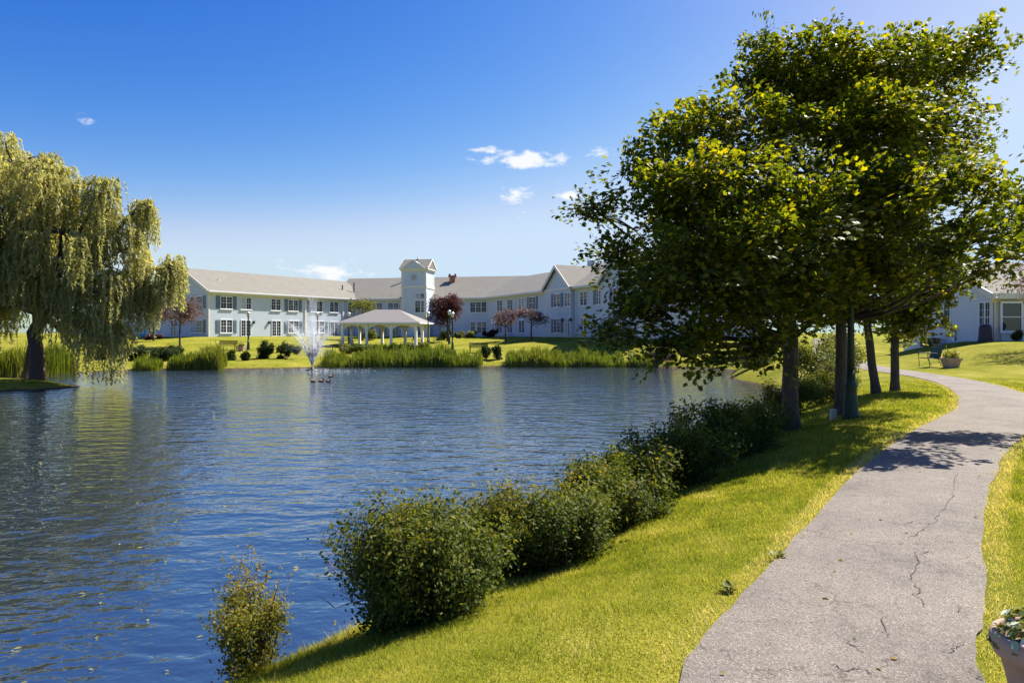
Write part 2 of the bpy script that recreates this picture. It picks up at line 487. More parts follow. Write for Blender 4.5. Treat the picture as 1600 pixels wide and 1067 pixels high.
t.t.links.new(tp.outputs[0], ms2.inputs[1]); t.t.links.new(ms.outputs[0], ms2.inputs[2])
t.t.links.new(ms2.outputs[0], t.out.inputs['Surface'])
M['spray'] = t.m
M['flower_red'] = paint('red_petal', (0.55, 0.05, 0.03), 0.6)
M['duck'] = paint('duck_plumage', (0.34, 0.20, 0.10), 0.7, 0.3, 20)
M['beak'] = paint('duck_bill', (0.45, 0.22, 0.04), 0.5)

# ================================================================== terrain
WATER = -1.15
pond_pts = np.array([(-60,-6),(-30,-5),(-15,-2),(-6,1.8),(-3.6,3.9),(-2.4,5.2),(-1.5,6.4),(-.55,7.4),(.2,8.4),(1.0,9.7),(2.0,11.4),(3.6,14.2),
    (5.3,17),(7.5,20.6),(10,25),(12,29),(13.2,33),(13.5,38),(13.6,42),(15,46.5),(16.5,51),(15.5,55),(11,57),(5,57.5),(-5,57.2),(-14,56.6),
    (-18,54),(-24,53),(-28.5,52),(-31,48.5),(-31.6,45),(-34,42.8),(-40,41.8),(-46,41),(-47,40.4),(-40,39.9),(-31,39.6),(-26,38.6),(-23.2,36.6),
    (-22.7,35),(-24,33.2),(-28,31.4),(-38,29.5),(-48,27),(-60,20)], float)
def catmull(P, k, closed):
    P = np.asarray(P, float); n = len(P); out = []
    rngi = range(n if closed else n-1)
    for i in rngi:
        if closed: p0, p1, p2, p3 = P[(i-1) % n], P[i], P[(i+1) % n], P[(i+2) % n]
        else: p0, p1, p2, p3 = P[max(i-1,0)], P[i], P[i+1], P[min(i+2,n-1)]
        for j in range(k):
            u = j/k
            out.append(0.5*((2*p1)+(-p0+p2)*u+(2*p0-5*p1+4*p2-p3)*u*u+(-p0+3*p1-3*p2+p3)*u**3))
    if not closed: out.append(P[-1])
    return np.array(out)
POND = catmull(pond_pts, 6, True)

def poly_sd(poly, x, y):
    """distance to a closed outline, negative inside"""
    x = np.asarray(x, float).ravel(); y = np.asarray(y, float).ravel()
    out = np.empty(len(x))
    A = poly; B = np.roll(poly, -1, 0); E = B-A; L2 = (E**2).sum(1)+1e-12
    for s in range(0, len(x), 8000):
        X = x[s:s+8000, None]; Y = y[s:s+8000, None]
        wx_, wy_ = X-A[:,0], Y-A[:,1]
        u = np.clip((wx_*E[:,0]+wy_*E[:,1])/L2, 0, 1)
        d = np.sqrt(((wx_-E[:,0]*u)**2+(wy_-E[:,1]*u)**2).min(1))
        c = ((A[:,1] > Y) != (B[:,1] > Y)) & (X < (B[:,0]-A[:,0])*(Y-A[:,1])/(B[:,1]-A[:,1]+1e-12)+A[:,0])
        ins = c.sum(1) % 2 == 1
        out[s:s+8000] = np.where(ins, -d, d)
    return out
def pond_sd(x, y): return poly_sd(POND, x, y)
def sstep(a, b, x):
    u = np.clip((x-a)/(b-a), 0, 1)
    return u*u*(3-2*u)

PL = [(-.6,-6),(-.2,-1),(.25,1.5),(.81,3.32),(1.21,4.03),(2.01,5.18),(3.1,6.8),(4.41,8.64),(6.0,10.67),(7.9,12.9),(9.8,15.1),(11.3,17.3),(12.6,19.5),(14.2,22.7),(15.5,26.7),(17,34.2),(20,43),(24,54),(29,66)]
PR = [(1.0,-6.2),(1.3,-1.2),(1.72,1.4),(2.3,3.32),(2.78,4.03),(3.55,5.15),(4.65,6.7),(6.05,8.5),(7.55,10.3),(9.5,12.4),(11.4,14.6),(13.0,16.8),(14.3,19.1),(15.8,22.4),(17.0,26.4),(18.5,33.8),(21.5,42.4),(25.5,53.3),(30.5,65.3)]
PLc = catmull(PL, 16, False); PRc = catmull(PR, 16, False)
PATH_POLY = np.concatenate([PLc[::2], PRc[::-2]])
def path_d(x, y): return poly_sd(PATH_POLY, x, y)
FRONT = np.array([(-400,140),(-62,99.5),(-43.2,87.6),(-36,81),(-22,102),(-4,97),(11.6,64.4),(24.5,66.5),(60,80),(400,140),(400,3500),(-400,3500)], float)

def land_height(x, y):
    x = np.asarray(x, float).ravel(); y = np.asarray(y, float).ravel()
    d = pond_sd(x, y)
    dl = np.maximum(d, 0)
    near = WATER + 0.03 + 1.12*(1-np.exp(-dl/1.8-(dl/3.0)**4))
    db = np.maximum(poly_sd(FRONT, x, y)-1.0, 0)
    tt = dl/(dl+db+1e-6)
    far = WATER + 0.03 + 0.30*sstep(0, 1.6, dl) + 2.05*(0.6*tt**1.25+0.4*sstep(0, 1, tt))
    left_pen = WATER + 0.03 + 0.38*sstep(0, 2.0, dl) + 0.5*sstep(3, 25, dl)
    xr = np.interp(y, PRc[:,1], PRc[:,0])
    near = near + 1.2*(0.5*sstep(0, 6.5, x-xr-.6)+0.5*np.clip((x-xr-.6)/6.5, 0, 1))*sstep(22, 37, y)
    wf = np.maximum(sstep(44, 54, y), sstep(6, -4, x)*sstep(20, 41, y))
    h = near*(1-wf)+far*wf
    wl = sstep(-20, -22, x)*sstep(42.0, 40.5, y)*sstep(10, 20, y)
    h = h*(1-wl)+left_pen*wl
    hb = 0.02*np.sin(x*1.3+0.7*y)+0.02*np.sin(1.9*y-0.8*x)
    h = h+hb*sstep(0.3, 2.0, dl)*sstep(0.2, 1.5, path_d(x, y))
    inner = WATER - 0.9*sstep(0, 3.0, -d) - 0.02
    return np.where(d > 0, h, inner)

def axis(segs):
    a = []
    for (x0, x1, st) in segs:
        a += list(np.arange(x0, x1-1e-6, st))
    return np.array(a)
gx = np.concatenate([-np.geomspace(2600, 66, 20), axis([(-62,-36,1.3),(-36,-20,.5),(-20,-4,.7),(-4,22,.32),(22,40,.6),(40,66,1.5)]), np.geomspace(68, 2600, 20)])
gy = np.concatenate([-np.geomspace(2600, 14, 18), axis([(-12,1,1.0),(1,30,.32),(30,46,.4),(46,60,.5),(60,120,1.2)]), np.geomspace(122, 3200, 22)])
GX, GY = np.meshgrid(gx, gy)
GZ = land_height(GX, GY).reshape(GX.shape)
def gz(x, y):
    """height of the ground sheet"""
    x = np.asarray(x, float); y = np.asarray(y, float)
    i = np.clip(np.searchsorted(gx, x)-1, 0, len(gx)-2); j = np.clip(np.searchsorted(gy, y)-1, 0, len(gy)-2)
    u = (x-gx[i])/(gx[i+1]-gx[i]); v = (y-gy[j])/(gy[j+1]-gy[j])
    return (GZ[j,i]*(1-u)+GZ[j,i+1]*u)*(1-v)+(GZ[j+1,i]*(1-u)+GZ[j+1,i+1]*u)*v
def G(x, y): return float(gz(x, y))
nx, ny = len(gx), len(gy)
jj, ii = np.meshgrid(np.arange(ny-1), np.arange(nx-1), indexing='ij')
q = (jj*nx+ii).ravel()
ground = link('ground', np_mesh('ground', np.stack([GX.ravel(), GY.ravel(), GZ.ravel()], 1), np.stack([q, q+1, q+nx+1, q+nx], 1), M['lawn'], True))
tag(ground, 'mown green lawn sloping down to the pond', 'lawn', kind='structure')

# water sheet
bm = MB(); bm.add([(-75,-12,WATER),(30,-12,WATER),(30,66,WATER),(-75,66,WATER)], [(0,1,2,3)])
water = bm.build('water', M['water']); tag(water, 'rippled blue water of the pond', 'pond', kind='structure')

# path
k = 9
us = np.linspace(0, 1, k)
def wob(n):
    a = rng.normal(0, 1, (n+24, 2)); k_ = np.hanning(7); k2 = np.hanning(19)
    f = lambda c, w: np.convolve(c, w/np.sqrt((w**2).sum()), 'same')[12:-12]
    return np.stack([.007*f(a[:,i], k_)+.006*f(a[:,i], k2) for i in (0,1)], 1)
rowsL = PLc + wob(len(PLc)); rowsR = PRc + wob(len(PRc))
V = []
for a, b in zip(rowsL, rowsR):
    for u in us:
        p = a*(1-u)+b*u
        V.append((p[0], p[1], 0.0))
V = np.array(V); V[:,2] = gz(V[:,0], V[:,1]) + 0.018 + 0.012*np.tile(np.sin(us*math.pi), len(PLc))
nr = len(PLc)
jj, ii = np.meshgrid(np.arange(nr-1), np.arange(k-1), indexing='ij'); q = (jj*k+ii).ravel()
path = link('path', np_mesh('path', V, np.stack([q, q+1, q+k+1, q+k], 1), M['path'], True))
tag(path, 'curving grey asphalt footpath with cracks', 'path', kind='structure')
def path_z(x, y): return G(x, y)+0.030
def gp(px, py):
    D = (EYE-0.02)*F/(py-HOR)
    return ((px-800)/F*D, D)
for ln in [[(1496,735),(1490,765),(1484,782),(1470,805),(1452,820),(1425,815),(1408,822)], [(1452,820),(1436,835),(1410,843)],
           [(1432,862),(1436,880),(1424,900),(1428,915),(1438,930),(1440,952)], [(1436,868),(1450,862),(1466,868)],
           [(1496,945),(1503,958),(1508,965)], [(1470,1020),(1490,1014),(1520,1003)], [(1322,1000),(1335,1012),(1343,1022)],
           [(1375,965),(1380,980),(1392,1002)], [(1512,1045),(1530,1058),(1548,1060)], [(1300,1040),(1318,1050),(1350,1048),(1372,1058)],
           [(1452,700),(1500,696),(1540,698),(1572,692)], [(1478,668),(1530,660),(1590,658)]]:
    bm = MB(); pts = []
    for (a, b) in zip(ln[:-1], ln[1:]):
        for s in range(5):
            u = s/5
            x, y = gp(a[0]*(1-u)+b[0]*u, a[1]*(1-u)+b[1]*u)
            pts.append((x+random.gauss(0, .011), y+random.gauss(0, .016)))
    for i, (x, y) in enumerate(pts):
        w = random.uniform(.0008, .0048)*min(1, 0.3+i/4, 0.3+(len(pts)-1-i)/4)
        a = pts[max(i-1,0)]; b = pts[min(i+1,len(pts)-1)]
        dx, dy = b[0]-a[0], b[1]-a[1]; l = math.hypot(dx, dy) or 1
        z = path_z(x, y)+0.004
        bm.v += [(x-dy/l*w, y+dx/l*w, z), (x+dy/l*w, y-dx/l*w, z)]
        if i: n = len(bm.v); bm.f.append((n-4, n-3, n-1, n-2))
    bm.build('crack', M['crack'], path)

# ================================================================== foliage generators
def basis(N):
    N = N/np.linalg.norm(N, axis=1, keepdims=True)
    A = rng.normal(size=N.shape)
    T = np.cross(N, A); T /= np.linalg.norm(T, axis=1, keepdims=True)+1e-9
    return N, T, np.cross(N, T)
LOBES = [(90,1.0),(63,.52),(37,.95),(-22,.62),(-90,.28),(202,.62),(143,.95),(117,.52)]
MAPLE_V = np.array([(0,0,0.05)] + [(r*math.cos(R(a)), r*math.sin(R(a)), -0.22*(r*math.cos(R(a)))**2-0.12*max(0, r*math.sin(R(a)))**2) for a, r in LOBES])*0.5
MAPLE_F = np.array([(0, 1+(i+1) % 8, 1+i) for i in range(8)])
RHOMB_V = np.array([(0,-.5,0),(.27,0,.05),(0,.5,0),(-.27,0,.05)])
RHOMB_F = np.array([(0,1,2),(0,2,3)])
SLIM_V = np.array([(0,-.5,0),(.13,0,.03),(0,.5,0),(-.13,0,.03)])
def leaf_mesh(name, P, N, S, mat, shape=(RHOMB_V, RHOMB_F), rnd=None, T=None):
    """P positions, N normals, S sizes -> one mesh of separate leaves"""
    tv, tf = shape
    P = np.asarray(P, float); n = len(P)
    N = N/(np.linalg.norm(N, axis=1, keepdims=True)+1e-9)
    if T is None:
        N, T, B = basis(N)
    else:
        T = T-N*(T*N).sum(1, keepdims=True); T /= np.linalg.norm(T, axis=1, keepdims=True)+1e-9
        B = T; T = np.cross(B, N)
    V = P[:,None,:] + S[:,None,None]*(tv[None,:,0,None]*T[:,None,:]+tv[None,:,1,None]*B[:,None,:]+tv[None,:,2,None]*N[:,None,:])
    k = len(tv)
    Fc = (np.arange(n)[:,None,None]*k+tf[None]).reshape(-1, tf.shape[1])
    if rnd is None: rnd = rng.random(n)
    return np_mesh(name, V.reshape(-1,3), Fc, mat, False, {'rnd': np.repeat(rnd, k)})

def unit(n):
    d = rng.normal(size=(n,3)); return d/np.linalg.norm(d, axis=1, keepdims=True)

def curve_pts(a, b, sag=0.0, n=5, wob=0.05):
    a = Vector(a); b = Vector(b); L = (b-a).length
    off = Vector((random.uniform(-1,1), random.uniform(-1,1), 0))*wob*L
    out = []
    for i in range(n+1):
        u = i/n
        p = a.lerp(b, u) + off*math.sin(math.pi*u) + Vector((0,0,sag*L*math.sin(math.pi*u)))
        out.append(p)
    return out

def blob_leaves(blobs, per_m2, spray_n, leaf, spread, shell=0.35, upbias=0.25, flat=0.25, tilt=0.5):
    """blobs [(centre, (rx,ry,rz))] -> leaf P, N, S and spray centres per blob"""
    Ps, Ns, Ss, sp = [], [], [], []
    for c, r in blobs:
        c = np.array(c, float); r = np.array(r, float)
        area = (r[0]*r[1]+r[1]*r[2]+r[0]*r[2])/3
        ns = max(2, int(per_m2*area/spray_n))
        d = unit(ns); d[:,2] += upbias; d /= np.linalg.norm(d, axis=1, keepdims=True)
        rad = (shell+(1-shell)*rng.random(ns)**0.6)[:,None]*(1+0.26*rng.random((ns,1))*(rng.random((ns,1)) < .3))
        C = c+d*r*rad
        sp.append((c, C))
        ax = d*np.array([1,1,.45])+rng.normal(0,.25,(ns,3)); ax /= np.linalg.norm(ax, axis=1, keepdims=True)
        up = np.array([0,0,1.0])+d*np.array([.55,.55,.3])+rng.normal(0,.2,(ns,3))
        sd_ = np.cross(ax, up); sd_ /= np.linalg.norm(sd_, axis=1, keepdims=True)
        nn = np.cross(sd_, ax)
        m = spray_n
        a = rng.uniform(-.6,.6,(ns,m,1)); b = rng.uniform(-.5,.5,(ns,m,1))*(1-1.2*np.abs(a)); e = rng.normal(0,flat,(ns,m,1))
        sc = spread*rng.uniform(.7,1.3,(ns,1,1))
        P = C[:,None,:]+sc*(a*ax[:,None]+b*sd_[:,None]+e*nn[:,None]*.5)
        P[:,:,2] -= (a[:,:,0]**2)*sc[:,:,0]*.35
        Nn = nn[:,None,:]+rng.normal(0,tilt,(ns,m,3))
        Ps.append(P.reshape(-1,3)); Ns.append(Nn.reshape(-1,3)); Ss.append(leaf*rng.uniform(.65,1.25,ns*m))
    return np.concatenate(Ps), np.concatenate(Ns), np.concatenate(Ss), sp

def make_tree(name, base, trunk_r, blobs, mat, bark, label, cat='tree', group=None, per=900, spray=24, leaf=.14, spread=.62, shape=(RHOMB_V, RHOMB_F),
              fork=None, lean=(0,0), twigs=True, tilt=.5, shell=.35, top=None):
    root = empty(name, base); tag(root, label, cat, group)
    P, N, S, sp = blob_leaves(blobs, per, spray, leaf, spread, tilt=tilt, shell=shell)
    ok = P[:,2] > base[2]+0.15
    link('crown', leaf_mesh('crown', P[ok], N[ok], S[ok], mat, shape), root)
    cz = np.mean([b[0][2] for b in blobs]); ztop = max(b[0][2] for b in blobs)
    fork = fork if fork is not None else base[2]+(cz-base[2])*.45
    b0 = Vector(base)
    head = Vector((base[0]+lean[0], base[1]+lean[1], fork))
    tip = Vector((np.mean([b[0][0] for b in blobs])*.5+head.x*.5, np.mean([b[0][1] for b in blobs])*.5+head.y*.5, top if top else ztop))
    bm = MB()
    trunk = [b0+Vector((0,0,-.25)), b0+Vector((0,0,.06))] + [b0.lerp(head, u)+Vector((random.gauss(0,.02), random.gauss(0,.02), 0))*trunk_r*4 for u in (.2,.45,.7)] + [head]
    bm.tube(trunk, [trunk_r*1.55, trunk_r*1.32, trunk_r*1.05, trunk_r, trunk_r*.95, trunk_r*.9], 12)
    lead = curve_pts(head, tip, 0, 6, .05)
    bm.tube(lead, [trunk_r*.88*(1-.82*i/6) for i in range(7)], 9)
    for c, C in sp:
        c = Vector(c)
        u = min(.9, max(0.0, (c.z-fork)/(tip.z-fork+.01)*.7-.12))
        a = lead[int(u*6)]
        r = trunk_r*(.42-.2*u)
        bm.tube(curve_pts(a, c, -.06, 5, .07), [r*(1-.75*i/5) for i in range(6)], 6, False)
        if twigs:
            for q in C[::2]:
                bm.tube([c.lerp(a, .2), Vector(q)*.5+c*.5+Vector((0,0,.04)), Vector(q)], [r*.22, r*.14, r*.05], 3, False)
    bm.build('trunk', bark, root, smooth=True)
    return root

# ================================================================== maples by the path
def pb(lst, ry=1.0, rz=.85):
    out = []
    for (px, py, D, r) in lst:
        rr = r*D/F
        out.append((tuple(at(px, py, D)), (rr, rr*ry, rr*rz)))
    return out
MAPLE = (MAPLE_V, MAPLE_F)
T1 = pb([(932,330,13.6,36),(1000,270,13.8,46),(1068,222,14,52),(1140,180,14.2,52),(1045,325,12.6,76),(1130,285,12.6,76),(975,405,13.4,46),(1002,490,13,58),
         (955,520,13.5,30),(1080,425,11.8,84),(1085,525,12.2,48),(1170,395,11.8,82),(1160,490,12,62),(1220,240,14.2,86),(1260,340,12.2,84),(1275,450,12.4,66),
         (1195,535,13.2,36),(1040,540,12.6,36),(1130,350,15.6,100),(1060,430,15.2,80),(1220,400,16,105),(1120,560,13,22),(1240,480,14.5,58)])
T2 = pb([(1200,112,16,50),(1280,110,15.6,66),(1350,122,15.3,74),(1430,102,15.6,62),(1500,104,15.6,46),(1548,76,15.6,26),(1196,62,16.2,22),(1400,205,14,82),(1470,195,14.4,56),
         (1340,210,14.2,80),(1488,285,11.2,52),(1548,300,11.4,38),(1588,335,12.8,42),(1430,305,12.8,80),(1525,370,10.9,58),(1590,378,12.4,38),(1350,330,13.2,84),(1405,420,13.4,62),
         (1470,412,11.0,46),(1535,428,12.6,30),(1325,440,14,62),(1250,160,15.8,66),(1176,138,15.9,40),(1630,330,13,46),(1400,165,17.8,105),(1300,190,17.6,100),(1470,270,17.4,66),(1350,330,17.8,105)])
T3 = pb([(1340,440,19.5,58),(1388,400,19.9,66),(1372,488,19.3,40),(1330,370,20,60),(1400,330,20,60),(1310,480,20,40)])
T4 = pb([(1432,440,20.5,55),(1452,482,20.1,40),(1484,452,20.3,36),(1420,518,20.1,27),(1398,500,20.6,36),(1455,400,20.8,50)])
def on(x, y, dz=0.0): return (x, y, G(x, y)+dz)
make_tree('maple_tree', on(5.92, 14.5), .165, T1, M['maple'], M['bark'], 'maple beside the end of the dark hedge with branches reaching low over the water', per=3150, spray=56, leaf=.148, spread=.78, shape=MAPLE, fork=1.6, top=5.6, tilt=.38)
make_tree('maple_tree', on(7.42, 15.4), .125, T2, M['maple'], M['bark'], 'tallest maple, its trunk right behind the green lamp post', per=2650, spray=56, leaf=.148, spread=.78, shape=MAPLE, fork=2.0, top=7.0, tilt=.38)
make_tree('maple_tree', on(10.45, 19.6), .115, T3, M['maple'], M['bark'], 'slim maple with a leaning bare trunk between the tall maple and the path edge', per=2100, spray=40, leaf=.165, spread=.66, shape=MAPLE, fork=1.9, lean=(-.25,0))
make_tree('maple_tree', on(11.5, 20.5), .12, T4, M['maple'], M['bark'], 'small maple with a short straight trunk closest to the garden chair', per=2100, spray=40, leaf=.165, spread=.66, shape=MAPLE, fork=1.6)

# ================================================================== willow
def make_willow():
    bx, by = -25.3, 36.4
    base = on(bx, by)
    root = empty('weeping_willow', base)
    tag(root, 'large weeping willow on the grassy point in the pond', 'tree')
    lobes = [(22,258,37,52),(76,304,36.5,54),(-35,262,38,78),(15,350,36,70),(95,362,36,56),(152,318,36.5,46),(207,336,37,30),(190,392,36.5,40),(145,412,35.6,50),(252,420,37,24),(266,418,37,12),
             (82,428,35.5,46),(15,425,36.5,46),(-60,400,37,105),(170,465,35.5,44),(122,470,36.5,40),(214,452,36.6,22),(152,528,35.5,36),(194,528,36,24),(112,540,37,22),(-160,420,37,120),(-30,480,36.5,42),(60,370,38.5,80)]
    Ps, Ts, Ns, Rn = [], [], [], []
    bm = MB()
    head = Vector((bx+.2, by+.2, 2.6))
    bm.tube([Vector(base)+Vector((0,0,-.3)), Vector(base)+Vector((0,0,.1)), Vector((bx-.02,by,0.6)), Vector((bx-.2,by,1.7)), head], [.5,.40,.35,.33,.32], 12)
    for (px, py, D, rp) in lobes:
        c = at(px, py, D); r = rp*D/F
        limb = curve_pts(head if px < 150 else Vector((bx+.3, by, 2.9)), c, .08, 6, .06)
        bm.tube(limb, [.26-.035*i for i in range(7)], 7, False)
        nsub = int(3+2.0*r*r)
        for q_ in range(nsub):
            d = unit(1)[0]; d[2] = d[2]*.75+.12; d /= np.linalg.norm(d)
            sc_ = np.array(c)+d*r*np.array([1,.9,.9])*random.uniform(.72,1.0)
            rs = random.uniform(.45, .95)*min(1, .45+.2*r)
            bm.tube(curve_pts(c, Vector(sc_)+Vector((0,0,.1)), .1, 4, .08), [.07,.055,.04,.03,.015], 5, False)
            tone = random.random()
            low = 125 < 800+sc_[0]/sc_[1]*F < 212 and random.random() < .5 and py > 420
            for _ in range(int(13+19*rs)):
                e = unit(1)[0]; e[2] = abs(e[2])
                out = np.array([e[0]+d[0]*.5, e[1]+d[1]*.5, 0]); out /= np.linalg.norm(out)+1e-6
                s = sc_+e*rs*np.array([1,1,.55])*random.uniform(.4,1.0)
                drop = random.uniform(.9, 2.7)*(.75+.35*rs)
                if low: drop *= 1.9
                zmin = WATER+.1+.5*random.random() if low else (.5+random.random()*1.3)
                drop = min(drop, s[2]-zmin)
                if drop < .3: continue
                n = int(drop*17)+8
                u = np.linspace(0, 1, n); ph = random.uniform(0, 6.28); hz = random.uniform(.1, .5)
                arc = np.sqrt(np.clip(u*2.2, 0, 1))
                x = s[0]+out[0]*hz*arc+.06*np.sin(u*5+ph); y = s[1]+out[1]*hz*arc+.06*np.cos(u*4+ph)
                z = s[2]+.18*np.sin(np.clip(u*3.5, 0, 1)*math.pi)-drop*u**1.25
                P = np.stack([x,y,z], 1)+rng.normal(0,.028,(n,3))
                Ps.append(P); Ts.append(np.tile([0,0,-.9], (n,1))+out*.3+rng.normal(0,.38,(n,3)))
                Ns.append(rng.normal(0,.8,(n,3))+out*.9+np.array([0,0,.6]))
                Rn.append(np.clip(rng.random(n)*.5+tone*.45+.06*rng.random(), 0, 1))
    P = np.concatenate(Ps)
    link('crown', leaf_mesh('crown', P, np.concatenate(Ns), rng.uniform(.17,.30,len(P)), M['willow'], (SLIM_V*np.array([1.15,1,1]), RHOMB_F), np.concatenate(Rn), np.concatenate(Ts)), root)
    bm.build('trunk', M['bark_dark'], root, smooth=True)
make_willow()
b2 = on(-26.6, 37.4)
w2 = make_tree('willow_tree', b2, .22, [(( -27.8,38.4,5.5),(1.8,1.6,1.5)),((-26.2,38.6,6.4),(1.6,1.6,1.4)),((-29.5,38.5,4.6),(1.6,1.5,1.4))], M['willow'], M['bark_dark'],
               'slim dark trunked tree leaning close behind the big willow', per=420, spray=20, leaf=.26, spread=.9, shape=(SLIM_V*np.array([1.4,1,1]), RHOMB_F), fork=2.2, lean=(.35,.3))

# ================================================================== bushes of the bank
def make_bush(name, base, rx, ry, h, n_spray, leaf, mat, label, cat='bush', group=None, loose=0.2, tipmat=None, zlow=.12, stems=14, spike=.12, tw=.05):
    base = Vector(base); root = empty(name, base); tag(root, label, cat, group)
    d = unit(n_spray); d[:,2] = np.where(rng.random(n_spray) < .78, np.abs(d[:,2]), -np.abs(d[:,2]))
    d = d/(np.abs(d)**3).sum(1, keepdims=True)**(1/3)*.93
    # lumpy outline
    lump = 1+.12*np.sin(d[:,0]*5+base.x*3)*np.sin(d[:,2]*4+base.y)+.10*np.sin(d[:,1]*6+base.y)+.09*np.sin(d[:,2]*7+d[:,0]*4+base.x)
    ncl = max(9, n_spray//24); own = rng.integers(0, ncl, n_spray)
    rad = (.62+.34*rng.random(ncl)**.6)*lump[:ncl]
    mid = np.array([base.x, base.y, base.z+h*.5])
    taper_ = np.clip(.80+.24*d[:ncl,2:3], .5, 1)
    nl = 4; la = rng.uniform(0, 2*math.pi)+np.arange(nl)*2*math.pi/nl; lob = rng.integers(0, nl, ncl); lh = rng.uniform(.78, 1.12, nl); lr = rng.uniform(.55, .78, nl)
    mid = mid+np.stack([np.cos(la)*rx*.38, np.sin(la)*ry*.38, h*.5*(lh-1)], 1)[lob]
    rad = rad*lr[lob]
    CC = mid+np.array([1, 1, 1.35])*d[:ncl]*np.concatenate([rx*taper_, ry*taper_, np.full_like(taper_, h*.5)], 1)*rad[:,None]
    CC[:,2] -= (.12*h if zlow < .3 else 0)
    tone_cl = rng.random(ncl)
    e_ = unit(n_spray); e_[:,2] = e_[:,2]*.8+.25
    tall = rng.random(n_spray) < .12
    d = d[:ncl][own]
    C = CC[own]+(e_*.8+d*.3)*(.27*min(rx, h)*(.5+.7*rng.random(n_spray)))[:,None]
    C[:,2] += np.where(tall & (d[:,2] > .2), spike*h*.45*rng.random(n_spray), 0)
    C[:,2] = np.maximum(C[:,2], base.z+zlow*h*rng.random(n_spray))
    m = 22
    ax = d*.8+np.array([0,0,.75])+rng.normal(0,.35,(n_spray,3)); ax /= np.linalg.norm(ax, axis=1, keepdims=True)
    L = (.22+.12*rng.random(n_spray))*(h/1.0)**.5
    L = np.where(tall, L*1.35, L)
    u = rng.uniform(-.9, .35, (n_spray,m))
    wid = np.where(tall, tw*.5, tw*1.3)
    P = C[:,None,:]+ax[:,None,:]*(u*L[:,None])[:,:,None]+rng.normal(0,1,(n_spray,m,3))*wid[:,None,None]
    Nn = ax[:,None,:]*.5+d[:,None,:]*.5+rng.normal(0,.6,(n_spray,m,3))
    hgt = (P[:,:,2]-base.z)/h
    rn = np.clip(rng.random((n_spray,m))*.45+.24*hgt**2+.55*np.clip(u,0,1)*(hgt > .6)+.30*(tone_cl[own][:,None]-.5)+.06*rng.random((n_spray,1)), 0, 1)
    P = P.reshape(-1,3); ok = P[:,2] > gz(P[:,0], P[:,1])+.02
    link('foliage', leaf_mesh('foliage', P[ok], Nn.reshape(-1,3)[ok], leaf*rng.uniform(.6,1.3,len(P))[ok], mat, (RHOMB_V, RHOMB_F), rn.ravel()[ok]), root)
    bm = MB()
    for i in range(stems):
        tgt = Vector(C[rng.integers(n_spray)])
        s = base+Vector((random.gauss(0,.12*rx), random.gauss(0,.12*ry), -.06))
        bm.tube(curve_pts(s, s.lerp(tgt, .92), .08, 5, .06), [.012*h*(1-.14*i2) for i2 in range(6)], 5, False)
    for i in range(0, n_spray, 7):
        a = C[i]-ax[i]*L[i]*1.1; b = C[i]+ax[i]*L[i]*.3
        bm.tube([a, b], [.004*h, .0018*h], 3, False)
    st = bm.build('stem', M['twig'], root); st['kind'] = 'stuff'
    return root

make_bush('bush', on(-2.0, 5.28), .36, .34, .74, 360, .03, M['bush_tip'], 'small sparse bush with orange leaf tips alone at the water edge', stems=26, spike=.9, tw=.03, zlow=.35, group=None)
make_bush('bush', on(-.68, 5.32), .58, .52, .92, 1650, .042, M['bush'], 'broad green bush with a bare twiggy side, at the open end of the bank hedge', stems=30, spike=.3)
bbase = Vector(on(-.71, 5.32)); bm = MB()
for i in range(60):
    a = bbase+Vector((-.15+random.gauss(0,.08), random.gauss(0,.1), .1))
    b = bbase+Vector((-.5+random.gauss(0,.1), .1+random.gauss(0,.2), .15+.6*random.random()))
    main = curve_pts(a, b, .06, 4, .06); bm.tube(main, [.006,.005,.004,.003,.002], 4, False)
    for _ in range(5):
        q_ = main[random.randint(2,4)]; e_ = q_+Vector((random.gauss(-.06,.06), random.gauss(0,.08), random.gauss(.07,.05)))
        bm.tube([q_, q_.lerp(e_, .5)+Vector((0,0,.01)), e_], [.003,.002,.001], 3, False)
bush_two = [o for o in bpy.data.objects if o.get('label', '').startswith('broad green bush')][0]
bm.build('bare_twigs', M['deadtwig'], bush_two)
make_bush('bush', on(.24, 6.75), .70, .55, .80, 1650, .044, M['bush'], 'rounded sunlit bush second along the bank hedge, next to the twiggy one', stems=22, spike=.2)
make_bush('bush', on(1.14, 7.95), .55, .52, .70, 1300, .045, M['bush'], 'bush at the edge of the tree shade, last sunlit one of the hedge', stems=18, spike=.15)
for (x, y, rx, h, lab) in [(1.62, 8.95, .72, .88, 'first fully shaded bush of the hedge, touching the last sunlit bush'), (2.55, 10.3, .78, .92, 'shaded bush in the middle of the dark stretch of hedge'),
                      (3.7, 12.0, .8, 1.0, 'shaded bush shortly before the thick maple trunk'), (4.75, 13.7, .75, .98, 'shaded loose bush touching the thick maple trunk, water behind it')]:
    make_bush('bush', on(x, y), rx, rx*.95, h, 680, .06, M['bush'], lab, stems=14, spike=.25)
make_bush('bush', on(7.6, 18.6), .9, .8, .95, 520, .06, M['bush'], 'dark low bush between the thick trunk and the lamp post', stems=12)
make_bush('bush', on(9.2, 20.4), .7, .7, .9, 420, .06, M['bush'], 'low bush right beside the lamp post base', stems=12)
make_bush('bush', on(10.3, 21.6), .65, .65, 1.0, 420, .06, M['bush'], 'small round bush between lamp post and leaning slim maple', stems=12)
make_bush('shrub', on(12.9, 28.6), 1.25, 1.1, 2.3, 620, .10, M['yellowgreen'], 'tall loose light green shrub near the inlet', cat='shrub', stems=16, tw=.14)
make_bush('shrub', on(15.4, 31.5), 1.0, 1.0, 2.0, 440, .105, M['yellowgreen'], 'open light green shrub at the left edge of the far path', cat='shrub', stems=16, tw=.16)
